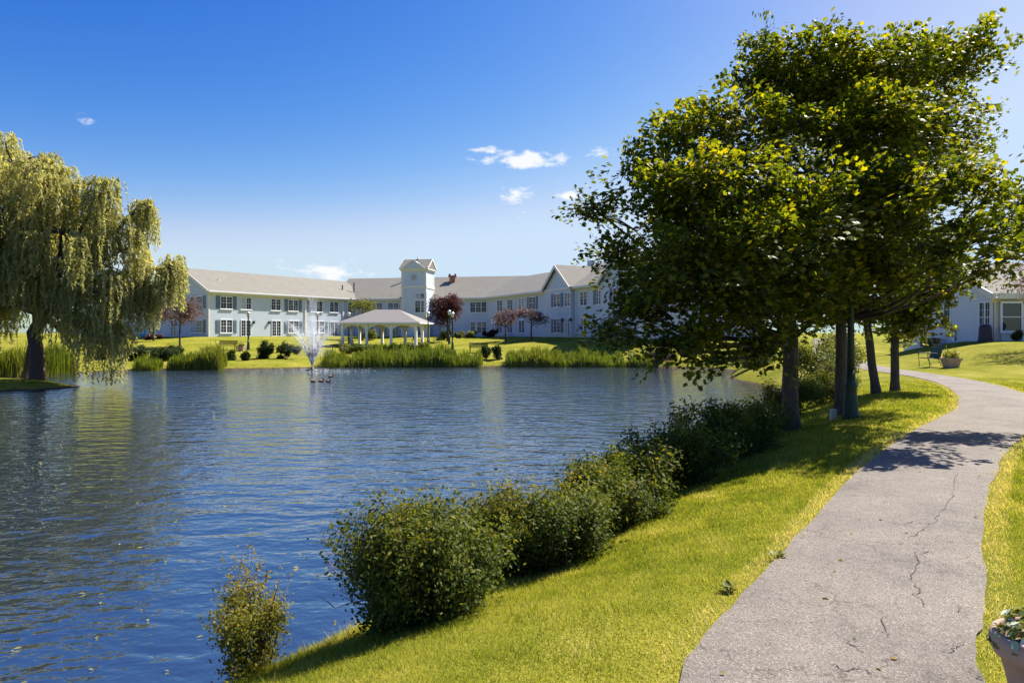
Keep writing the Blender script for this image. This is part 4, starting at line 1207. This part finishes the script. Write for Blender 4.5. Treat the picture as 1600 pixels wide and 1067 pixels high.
def arch(a, b):
    a = Vector(a); b = Vector(b); d = b-a; L = d.length; d.normalize(); nn = Vector((-d.y, d.x, 0))
    prof = [a+d*.13+Vector((0,0,eave-1.0)), a+d*.13+Vector((0,0,eave-.03)), b-d*.13+Vector((0,0,eave-.03)), b-d*.13+Vector((0,0,eave-1.0))]
    m = MB(); r_ = (L-.26)/2; prev = None
    for k_ in range(13):
        th_ = math.pi*k_/12; p_ = a+d*(L/2-r_*math.cos(th_))+Vector((0,0,eave-1.0+.72*math.sin(th_)**.8)); tp_ = Vector((p_.x, p_.y, eave-.03))
        if prev: m.extrude([prev[0], p_, tp_, prev[1]], nn*.08)
        prev = (p_, tp_)
    m.v = [tuple(GM @ Vector(v_)) for v_ in m.v]; m.build('arch_panel', M['white'], gb)
for y_ in (-GD+.04, GD-.04):
    for (a, b) in ((-GW,-1.38),(-1.38,1.38),(1.38,GW)): arch((a,y_,0), (b,y_,0))
for x_ in (-GW+.04, GW-.04):
    arch((x_,-GD,0), (x_,0,0)); arch((x_,0,0), (x_,GD,0))

# ================================================================== lamp posts
def lamp(loc, label, h=3.6, group=None):
    root = empty('lamp_post', loc); tag(root, label, 'lamp post', group)
    b = Vector(loc)
    MB().lathe([(.17,-.1),(.17,.08),(.15,.12),(.145,.3),(.12,.5),(.11,.62),(.13,.66),(.13,.70),(.095,.76),(.08,1.0)], b, 14).build('base', M['green_metal'], root, smooth=True)
    MB().lathe([(.078,.98),(.068,1.6),(.055,h-.75),(.085,h-.72),(.085,h-.66),(.05,h-.62),(.06,h-.55),(.12,h-.50)], b, 12).build('post', M['green_metal'], root, smooth=True)
    g = MB().lathe([(.11,h-.50),(.15,h-.40),(.165,h-.25),(.15,h-.17)], b, 14).build('lantern', M['globe'], root, smooth=True)
    MB().lathe([(.20,h-.175),(.19,h-.10),(.13,h-.02),(.05,h+.03)], b, 14).build('cap', M['cap'], g, smooth=True)
    MB().lathe([(.03,h+.028),(.035,h+.07),(.008,h+.14)], b, 8).build('finial', M['green_metal'], g, smooth=True)
    return root
lamp(on(7.02, 14.15), 'dark green lamp post with flared base beside the maple trunks')
for (px, D, lab) in [(388, 67.0, 'lamp post beside the green bench and planter'), (496, 73, 'lamp post behind the fountain spray'), (545, 76, 'lamp post at the gazebo corner next to the picnic table'),
                     (669, 72, 'lamp post at the gazebo corner next to the green chair'), (702, 76, 'lamp post close under the deep purple tree'), (707, 67.5, 'lamp post standing in the reeds before the deep purple tree')]:
    p = at(px, 540, D); lamp(on(p.x, p.y), lab, 3.75)
p = Vector(on(6.82, 14.5)); bx_ = MB().box(p.x-.055, p.x+.055, p.y-.05, p.y+.05, p.z-.05, p.z+.2); bx_.box(p.x-.065, p.x+.065, p.y-.06, p.y+.06, p.z+.2, p.z+.225)
o = bx_.build('electrical_box', M['boxgrey']); tag(o, 'small pale utility box at the foot of the lamp post', 'utility box')

# ================================================================== furniture
def bench(loc, rz, label):
    root = empty('bench', loc, rz); tag(root, label, 'bench', 'park benches')
    MX = Matrix.Translation(loc) @ Matrix.Rotation(rz, 4, 'Z')
    def bd(m, n_, mt='green_metal'):
        m.v = [tuple(MX @ Vector(v_)) for v_ in m.v]; return m.build(n_, M[mt], root)
    for i in range(4): bd(MB().box(-.9,.9,-.22+.12*i,-.12+.12*i,.42,.455), 'seat_slat')
    for i in range(4): bd(MB().box(-.9,.9,.25+.03*i,.28+.03*i,.52+.11*i,.60+.11*i), 'back_slat')
    for x_ in (-.82, .82):
        bd(MB().box(x_-.03,x_+.03,-.22,-.16,-.05,.62), 'leg'); bd(MB().box(x_-.03,x_+.03,.20,.26,-.05,.46), 'leg')
        bd(MB().box(x_-.03,x_+.03,-.26,.28,.62,.66), 'armrest')
    return root
p = at(355, 551, 66.5); bench(on(p.x, p.y), R(0), 'green slatted bench beside the lamp post and planter on the far lawn')
p = at(748, 548, 65); bench(on(p.x, p.y), R(180), 'green slatted bench seen from behind above the reed gap')

def chair(loc, rz, label, seatmat='sling', frame='dark_metal'):
    root = empty('garden_chair', loc, rz); tag(root, label, 'chair')
    MX = Matrix.Translation(loc) @ Matrix.Rotation(rz, 4, 'Z')
    def bd(m, n_, mt):
        m.v = [tuple(MX @ Vector(v_)) for v_ in m.v]; return m.build(n_, M[mt], root)
    # faces -X
    w_ = .30
    bd(MB().extrude([(-.34,-w_+.03,.40),(.20,-w_+.03,.36),(.20,-w_+.03,.385),(-.34,-w_+.03,.425)], (0,2*w_-.06,0)), 'seat', seatmat)
    bd(MB().extrude([(.19,-w_+.03,.38),(.40,-w_+.03,1.02),(.425,-w_+.03,1.02),(.215,-w_+.03,.38)], (0,2*w_-.06,0)), 'backrest', seatmat)
    for s_ in (-w_, w_):
        bd(MB().tube([(-.38,s_,.64),(-.40,s_,.40),(-.36,s_,.2),(-.37,s_,-.03)], .016, 6), 'leg', frame)
        bd(MB().tube([(.10,s_,.62),(.08,s_,.40),(.25,s_,.15),(.33,s_,-.03)], .016, 6), 'leg', frame)
        bd(MB().tube([(-.45,s_,.60),(-.40,s_,.645),(-.2,s_,.65),(.12,s_,.63),(.27,s_,.66)], .021, 6), 'armrest', frame)
        bd(MB().tube([(-.39,s_,.40),(.20,s_,.37),(.43,s_,1.06)], .017, 6), 'side_rail', frame)
    bd(MB().tube([(.42,-w_,1.05),(.42,w_,1.05)], .017, 6), 'top_rail', frame)
    return root
chair(on(19.75, 32.2), R(12), 'green mesh armchair on the lawn next to a terracotta planter')
p = at(683, 533, 78); chair(on(p.x, p.y), R(20), 'green chair outside the end of the gazebo', 'sling', 'green_metal')
p = at(222, 527, 79); chair(on(p.x, p.y), R(100), 'bright blue chair by the gable wall', 'blue_plastic', 'blue_plastic')
p = at(652, 531, 76); chair((p.x, p.y, gz_z+.06), R(160), 'dark chair at the round table inside the gazebo', 'cover', 'dark_metal')

p = at(644, 530, 76.5); root = empty('round_table', (p.x, p.y, gz_z+.06)); tag(root, 'white round table inside the gazebo', 'table')
b = Vector((p.x, p.y, gz_z+.06)); MB().lathe([(.6,.70),(.62,.72),(.62,.75),(.02,.76)], b, 20).build('table_top', M['white'], root); MB().lathe([(.3,0),(.3,.03),(.05,.06),(.05,.70)], b, 12).build('pedestal', M['white'], root)

p = at(541, 535, 74); b = Vector(on(p.x, p.y)); root = empty('picnic_table', b); tag(root, 'brown picnic table with benches beside the gazebo', 'picnic table')
for i in range(4): MB().box(-.95,.95,-.36+.185*i,-.19+.185*i,.70,.745, Matrix.Translation(b)).build('top_plank', M['wood'], root)
for s_ in (-1, 1): MB().box(-.95,.95,s_*.72-.13,s_*.72+.13,.40,.445, Matrix.Translation(b)).build('bench_plank', M['boxgrey'], root)
for x_ in (-.7, .7):
    for s_ in (-1, 1): MB().tube([b+Vector((x_,s_*.2,.70)), b+Vector((x_,s_*.68,-.05))], .045, 4).build('leg', M['wood'], root)
    MB().box(x_-.03,x_+.03,-.82,.82,.34,.398, Matrix.Translation(b)).build('cross_beam', M['wood'], root)

def planter(loc, size, h, label, flowers=True):
    root = empty('planter', loc); tag(root, label, 'planter'); b = Vector(loc)
    m = MB().taper(b.x-size, b.x+size, b.y-size, b.y+size, b.z-.02, b.z+h*.82, .74); m.build('pot', M['terracotta'], root)
    m = MB(); s2 = size*1.1
    for (x0,x1,y0,y1) in ((-s2,s2,-s2,-s2*.82),(-s2,s2,s2*.82,s2),(-s2,-s2*.82,-s2*.82,s2*.82),(s2*.82,s2,-s2*.82,s2*.82)):
        m.box(b.x+x0,b.x+x1,b.y+y0,b.y+y1,b.z+h*.80,b.z+h)
    m.build('rim', M['terracotta'], root)
    MB().box(b.x-size*.9,b.x+size*.9,b.y-size*.9,b.y+size*.9,b.z+h*.83,b.z+h*.92).build('soil', M['soil'], root)
    n_ = 260
    P = np.array(b)+np.stack([rng.uniform(-size*.8,size*.8,n_), rng.uniform(-size*.8,size*.8,n_), h*.9+np.abs(rng.normal(0,.17,n_))], 1)
    up = np.tile([0,0,1.], (n_,1))+rng.normal(0,.35,(n_,3))
    link('foliage', leaf_mesh('foliage', P, rng.normal(0,1,(n_,3)), rng.uniform(.1,.26,n_), M['yellowgreen'], (SLIM_V, RHOMB_F), None, up), root)
    if flowers:
        n_ = 14
        P = np.array(b)+np.stack([rng.uniform(.0,size,n_), rng.uniform(-size,size*.5,n_), h+.04+rng.random(n_)*.14], 1)
        link('flowers', leaf_mesh('flowers', P, rng.normal(0,1,(n_,3))+np.array([0,-1,1]), np.full(n_,.07), M['flower_red']), root)
planter(on(20.05, 31.2), .30, .42, 'square terracotta planter with grass and red flowers beside the lawn armchair')
p = at(377, 552, 66); planter(on(p.x, p.y), .30, .45, 'terracotta planter between the far bench and lamp post', False)

# foreground flower pot
pot = Vector(on(2.36, 2.98)); root = empty('flower_pot', pot); tag(root, 'round weathered clay pot with white edged leaves at the path edge', 'flower pot')
MB().lathe([(.13,-.02),(.135,0),(.175,.20),(.195,.27),(.215,.275),(.228,.30),(.230,.345),(.220,.372),(.205,.378),(.196,.365),(.19,.30)], pot, 40).build('pot', M['stonepot'], root, smooth=True)
MB().lathe([(.192,.29),(.1,.315),(.01,.32)], pot, 24).build('soil', M['soil'], root)
n_ = 420
th_ = rng.uniform(0, 6.28, n_); rr_ = .23*np.sqrt(rng.random(n_))
P = np.array(pot)+np.stack([rr_*np.cos(th_), rr_*np.sin(th_), .37+.10*(1-(rr_/.23)**2)*rng.random(n_)+.02*rng.random(n_)-.05*(rr_ > .2)], 1)
N_ = np.stack([np.cos(th_)*.6*rr_/.2, np.sin(th_)*.6*rr_/.2, np.ones(n_)], 1)+rng.normal(0,.35,(n_,3))
IVY_V = np.array([(0,-.5,0),(.34,-.2,.05),(.26,.12,.04),(0,.5,-.05),(-.26,.12,.04),(-.34,-.2,.05)]); IVY_F = np.array([(0,1,2),(0,2,3),(0,3,4),(0,4,5)])
link('leaves', leaf_mesh('leaves', P, N_, rng.uniform(.03,.06,n_), M['yellowgreen'], (IVY_V, IVY_F)), root)
tt = NT('variegated_leaf'); tt.principled(tt.ramp(tt.attr('rnd'), [(0.2, (0.25, 0.33, 0.10)), (0.8, (0.62, 0.64, 0.42))]), 0.5)
n_ = 60; th_ = rng.uniform(0, 6.28, n_); rr_ = .12+.11*rng.random(n_)
P = np.array(pot)+np.stack([rr_*np.cos(th_), rr_*np.sin(th_), .42+.05*rng.random(n_)-.06*(rr_ > .19)], 1)
N_ = np.stack([np.cos(th_), np.sin(th_), np.ones(n_)], 1)+rng.normal(0,.3,(n_,3))
P[:3] = np.array(pot)+np.array([(-.20,-.10,.35),(-.235,.02,.37),(-.14,-.20,.33)]); N_[:3] = [(-1,-.5,.2),(-1,0,.4),(-.6,-1,.1)]
link('variegated_leaves', leaf_mesh('variegated_leaves', P, N_, rng.uniform(.035,.06,n_), tt.m, (IVY_V, IVY_F)), root)

# ================================================================== fountain
fx, fy = -16.1, 55.0
fx, fy = (488-800)/F*52.0, 52.0
froot = empty('fountain', (fx, fy, WATER)); tag(froot, 'floating fountain spraying white water in the pond', 'fountain')
MB().lathe([(.45,-.12),(.5,-.02),(.48,.05),(.16,.09),(.10,.2),(.07,.26)], (fx,fy,WATER), 20).build('float', M['dark_metal'], froot, smooth=True)
V, Fc, Rn = [], [], []
def streak(p, v, ln, w, a):
    v = v/(np.linalg.norm(v)+1e-9)
    o = np.cross(v, rng.normal(size=3)); o /= np.linalg.norm(o)+1e-9
    b = len(V)
    V.extend([p-o*w, p+o*w, p+v*ln+o*w*.7, p+v*ln-o*w*.7]); Fc.append((b,b+1,b+2,b+3)); Rn.extend([a]*4)
g = 9.8
base_p = np.array([fx, fy, WATER+.26])
for j in range(26):                       # outer cone of jets
    az = 2*math.pi*j/26+.1*random.random(); tilt_ = R(random.choice([20,19,17,9])); sp0 = random.uniform(6.4, 7.4)
    v0 = sp0*np.array([math.sin(tilt_)*math.cos(az), math.sin(tilt_)*math.sin(az), math.cos(tilt_)])
    for q_ in range(260):
        u = rng.random()**1.2
        t_ = u*.92
        p_ = base_p+v0*t_+np.array([0,0,-.5*g*t_*t_*.7])+rng.normal(0, .006+.13*u**1.6, 3)
        if p_[2] < WATER: continue
        streak(p_, v0+np.array([0,0,-g*t_*.7]), .16, .010+.010*u, .7*(1-u)**1.6+.05)
for q_ in range(2600):                    # middle jet
    u = rng.random(); h_ = 5.4*u
    p_ = base_p+np.array([rng.normal(0,.02+.24*u**1.4), rng.normal(0,.02+.24*u**1.4), h_])
    streak(p_, np.array([rng.normal(0,.08), rng.normal(0,.08), 1.0]), .2, .018, .5*(1-u)**1.4+.07)
for q_ in range(9000):                   # drifting mist
    h_ = .3+abs(rng.normal(.8, 1.4)); rr_ = .25+.4*h_
    p_ = base_p+np.array([rng.normal(0, min(rr_,1.1)), rng.normal(0, min(rr_,1.1)), .5+h_])
    streak(p_, rng.normal(size=3), .10, .05, .042)
for q_ in range(500):                     # drops falling on the water
    a = rng.uniform(0, 6.28); rr_ = abs(rng.normal(1.2, 1.0))
    p_ = np.array([fx+rr_*math.cos(a)*1.6, fy+rr_*math.sin(a), WATER+.01+.03*rng.random()])
    streak(p_, np.array([rng.normal(),rng.normal()*.3,0]), .12, .012, .25)
jets = link('water_jets', np_mesh('water_jets', np.array(V), np.array(Fc), M['spray'], False, {'rnd': np.array(Rn)}), froot); jets['kind'] = 'stuff'

# ================================================================== ducks
def duck(x, y, rz, label, head_fwd=1):
    root = empty('duck', (x, y, WATER), rz); tag(root, label, 'duck', 'ducks swimming before the fountain')
    MX = Matrix.Translation((x, y, WATER-.01)) @ Matrix.Rotation(rz, 4, 'Z') @ Matrix.Scale(.72, 4)
    m = MB()
    m.tube([(-.29,0,.15),(-.22,0,.11),(-.12,0,.08),(.02,0,.075),(.12,0,.09),(.17,0,.14),(.185,0,.20),(.20,0,.245),(.235,0,.26),(.27,0,.255),(.29,0,.25)],
           [.008,.05,.10,.115,.095,.06,.04,.042,.052,.044,.012], 12)
    m.v = [tuple(MX @ Vector(v_)) for v_ in m.v]; m.build('body', M['duck'], root, smooth=True)
    m = MB().tube([(.275,0,.25),(.31,0,.242),(.345,0,.238)], [.02,.018,.012], 8); m.v = [tuple(MX @ Vector((v_[0], v_[1]*1.5, v_[2]))) for v_ in m.v]; m.build('bill', M['beak'], root)
for (px, D, rz, lab) in [(489, 39.6, R(170), 'brown duck at the tail end of the swimming line'), (502, 39.8, R(10), 'brown duck in the middle of the swimming line'), (513, 39.5, R(-10), 'brown duck at the head of the swimming line'), (517, 44, R(20), 'lone duck swimming closer to the fountain')]:
    duck((px-800)/F*D, D, rz, lab)

# ================================================================== pale house on the right
hz_ = 1.2
house = empty('pale_house', (32, 45, hz_)); tag(house, 'single storey pale blue house with cream bay window beyond the lawn', 'house')
HG = Wall((28.2, 49.2), (28.2, 40.0)); HF = Wall((28.2, 40.0), (42, 40.0))
zb, ze, zr = hz_-1.2, 4.05, 6.1
m = MB(); dpt = 9.2
m.add([(28.2,40,zb),(42,40,zb),(42,49.2,zb),(28.2,49.2,zb),(28.2,40,ze),(42,40,ze),(42,49.2,ze),(28.2,49.2,ze),(28.2,44.6,zr-.1),(42,44.6,zr-.1)], [(0,1,5,4),(1,2,6,9,5),(2,3,7,6),(3,0,4,8,7)])
m.build('wall', M['siding2'], house)
m = MB(); sl = (zr-ze)/4.6; o_ = .5; e0 = ze-sl*o_
for (ya, yb) in ((40-o_, 44.6), (49.2+o_, 44.6)):
    a, b, c, d = Vector((27.85,ya,e0)), Vector((42.4,ya,e0)), Vector((42.4,yb,zr)), Vector((27.85,yb,zr)); up = Vector((0,0,.15))
    m.add([a,b,c,d,a+up,b+up,c+up,d+up], [(0,3,2,1),(4,5,6,7),(0,1,5,4),(1,2,6,5),(2,3,7,6),(3,0,4,7)])
m.build('roof', M['roof'], house)
m = MB()
for ya in (40-o_, 49.2+o_):
    m.extrude([(27.84,ya,e0-.22),(27.84,ya,e0+.16),(27.84,44.6,zr+.16),(27.84,44.6,zr-.22)], (-.07,0,0))
m.build('rake_board', M['trim'], house)
MB().box(27.8,42.4,40-o_-.06,40-o_-.004,e0-.16,e0+.17).build('fascia', M['trim'], house)
MB().box(28.0,42,39.90,39.996,ze-.62,ze-.05).build('frieze', M['trim'], house)
m = MB(); m.box(28.16,28.5,39.95,39.995,hz_-.3,ze-.62); m.box(28.155,28.195,39.95,40.25,hz_-.3,ze-.35); m.build('corner_board', M['trim'], house)
# bay
m = MB(); m.box(28.52,31.3,39.72,39.99,hz_-.1,ze-.64); m.build('bay', M['trim'], house)
HB = Wall((28.52, 39.72), (31.3, 39.72))
m = MB(); m.box(28.5,31.32,39.70,39.985,hz_-.5,1.72); m.build('bay_base', M['siding2'], house)
window(HB, 1563, 1597, 1.82, 3.45, 'plain', '', house, blind=False)
window(HB, 1606, 1640, 1.82, 3.45, 'plain', '', house, blind=False)
window(HG, 1529.5, 1550, 1.78, 3.5, 'double', '', house, blind=False)
window(HG, 1478, 1483.5, 1.9, 3.6, 'single', '', house, blind=False, w=.55)
MB().tube([(28.15,46.6,hz_+.1),(28.15,46.6,2.6)], .04, 6).build('service_pipe', M['dark_metal'], house)
m = MB(); m.tube([(28.12,43.3,hz_),(28.12,43.3,hz_+.75),(27.95,43.3,hz_+.85),(27.95,43.3,hz_+.6)], .035, 6); m.build('gas_pipe', M['dark_metal'], house)
# air conditioner
p = Vector((27.3, 44.6, G(27.3, 44.6))); root = empty('air_conditioner', p); tag(root, 'dark air conditioner unit on the ground by the pale house wall', 'air conditioner')
MB().box(p.x-.4,p.x+.4,p.y-.4,p.y+.4,p.z-.05,p.z+.52).build('cabinet', M['dark_metal'], root)
m = MB()
for i in range(7): m.box(p.x-.42,p.x+.42,p.y-.42,p.y+.42,p.z+.05+.065*i,p.z+.08+.065*i)
m.build('louvers', M['wood'], root)
MB().lathe([(.34,.52),(.34,.56),(.05,.57)], p, 20).build('fan_guard', M['steel'], root)
# covered grill
p = Vector((27.55, 39.75, G(27.55, 39.75))); root = empty('covered_grill', p); tag(root, 'tall dark fabric covered grill at the house corner', 'grill')
MB().lathe([(.38,-.05),(.36,.1),(.33,.5),(.32,.8),(.27,.95),(.12,1.0),(.02,1.0)], p, 14).build('cover', M['cover'], root, smooth=True)
MB().lathe([(.385,.0),(.40,.03),(.385,.06)], p, 14).build('hem', M['cover'], root)
# kettle grill
p = Vector((29.3, 38.4, G(29.3, 38.4))); root = empty('kettle_grill', p); tag(root, 'round dark kettle grill standing before the bay window', 'grill')
MB().lathe([(.05,.62),(.2,.66),(.29,.78),(.31,.88)], p, 18).build('bowl', M['dark_metal'], root, smooth=True)
MB().lathe([(.315,.885),(.29,1.0),(.2,1.1),(.04,1.14),(.03,1.2),(.02,1.2)], p, 18).build('lid', M['dark_metal'], root, smooth=True)
for k_ in range(3):
    a = 2.1*k_+.4; MB().tube([p+Vector((.18*math.cos(a),.18*math.sin(a),.68)), p+Vector((.33*math.cos(a),.33*math.sin(a),-.03))], .015, 6).build('leg', M['steel'], root)
make_bush('shrub', on(28.9, 39.0), .45, .3, .6, 160, .08, M['darkgreen'], 'small dark shrub under the bay window', 'shrub', stems=6)

# ================================================================== lawn grass blades
def grass(n, x0, x1, y0, y1, dens, hgt, wid, label):
    x = rng.uniform(x0, x1, n); y = y0+(y1-y0)*rng.random(n)**dens
    ok = (np.abs(x) < y*.86+.6)
    x, y = x[ok], y[ok]
    d = pond_sd(x, y); pdist = path_d(x, y)
    edge = rng.normal(-.01, .04, len(x))
    ok = (d > .12+.1*rng.random(len(x))) & (pdist > edge)
    x, y, pdist, d = x[ok], y[ok], pdist[ok], d[ok]
    n = len(x); z = gz(x, y)-.008
    k_ = np.clip(y/5.0, .8, 6)
    H = hgt*rng.uniform(.5,1.4,n)*(1+.35*np.clip(np.sin(7*x+3*y)*np.sin(6*y-4*x), 0, 1))*np.where(rng.random(n) < .03, 1.7, 1)*(1+.12*k_)*np.where(d < .7, 1.9, 1.0)*(1-.9*sstep(18, 28, y)); W = wid*rng.uniform(.7,1.3,n)*k_
    a = rng.uniform(0, 2*math.pi, n); ln = rng.uniform(.2,.95,n)*H
    dx, dy = np.cos(a), np.sin(a); b = rng.uniform(0, math.pi, n); wx_, wy_ = np.cos(b)*W*.5, np.sin(b)*W*.5
    V = np.zeros((n,3,3))
    V[:,0] = np.stack([x-wx_,y-wy_,z],1); V[:,1] = np.stack([x+wx_,y+wy_,z],1)
    V[:,2] = np.stack([x+dx*ln,y+dy*ln,z+H*.95],1)
    f = np.array([(0,1,2)])
    rn = rng.random(n)*.85+.1*np.sin(x*2.3+y)*np.sin(1.7*y)
    rn = rn+.24*np.sin(3.1*x+1.3*y+2*np.sin(.9*y))*np.sin(2.2*y-1.9*x+1.5*np.sin(1.3*x))+.16*np.sin(9*x+4*y+2*np.sin(3*y))*np.sin(8*y-5*x)-.05
    dry = np.clip(1.25-pdist/.20, 0, 1)*rng.random(n)
    rn = np.clip(np.where(dry > .28, .92+.35*rng.random(n), rn), 0, 1.25)
    o = link('lawn_grass', np_mesh('lawn_grass', V.reshape(-1,3), (np.arange(n)[:,None,None]*3+f[None]).reshape(-1,3), M['grass'], False, {'rnd': np.repeat(rn,3)}))
    return tag(o, label, 'grass', kind='stuff')
grass(560000, -4, 8, 2.2, 9.5, 1.15, .030, .0055, 'short sunlit grass covering the bank beside the path')
grass(420000, -1, 24, 9.5, 28, 1.5, .034, .0055, 'short grass under the maples and along the far path')

# weeds at the path edge
for (px, py, lab) in [(1140, 912, 'small broad leaved weed in the grass left of the path'), (1215, 862, 'tiny weed tuft on the straw coloured path verge')]:
    x, y = gp(px, py); b = on(x, y); root = empty('weed', b); tag(root, lab, 'weed')
    n_ = 26; th_ = rng.uniform(0, 6.28, n_); rr_ = .015+.05*rng.random(n_)
    P = np.array(b)+np.stack([rr_*np.cos(th_), rr_*np.sin(th_), .02+.03*rng.random(n_)], 1)
    N_ = np.stack([-np.cos(th_)*.5, -np.sin(th_)*.5, np.ones(n_)], 1)+rng.normal(0,.25,(n_,3)); T_ = np.stack([np.cos(th_), np.sin(th_), .3*np.ones(n_)], 1)
    link('leaves', leaf_mesh('leaves', P, N_, rng.uniform(.03,.055,n_), M['yellowgreen'], (IVY_V, IVY_F), None, T_), root)
    bm = MB()
    for k_ in range(0, n_, 3): bm.tube([Vector(b)+Vector((0,0,-.01)), Vector(P[k_])], [.003,.0015], 3, False)
    bm.build('stem', M['twig'], root)['kind'] = 'stuff'
# loose leaves on path and water
n_ = 26; x = rng.uniform(1, 9, n_*6); y = rng.uniform(3.3, 13, n_*6); ok = path_d(x, y) < -.05; x, y = x[ok][:n_], y[ok][:n_]
P = np.stack([x, y, gz(x, y)+.034], 1)
o = link('fallen_leaves', leaf_mesh('fallen_leaves', P, np.tile([0,0,1.], (len(x),1))+rng.normal(0,.25,(len(x),3)), rng.uniform(.025,.06,len(x)), M['bush_tip'], MAPLE)); tag(o, 'a few dry leaves scattered on the path', 'leaves', kind='stuff')
n_ = 150; D = 5.5+26*rng.random(n_)**1.3; x = D*rng.uniform(-.78,-.2,n_); ok = pond_sd(x, D) < -.3
P = np.stack([x[ok], D[ok], np.full(ok.sum(), WATER+.012)], 1)
o = link('floating_leaves', leaf_mesh('floating_leaves', P, np.tile([0,0,1.], (len(P),1))+rng.normal(0,.15,(len(P),3)), rng.uniform(.03,.08,len(P)), M['willow'])); tag(o, 'pale willow leaves floating on the water', 'leaves', kind='stuff')
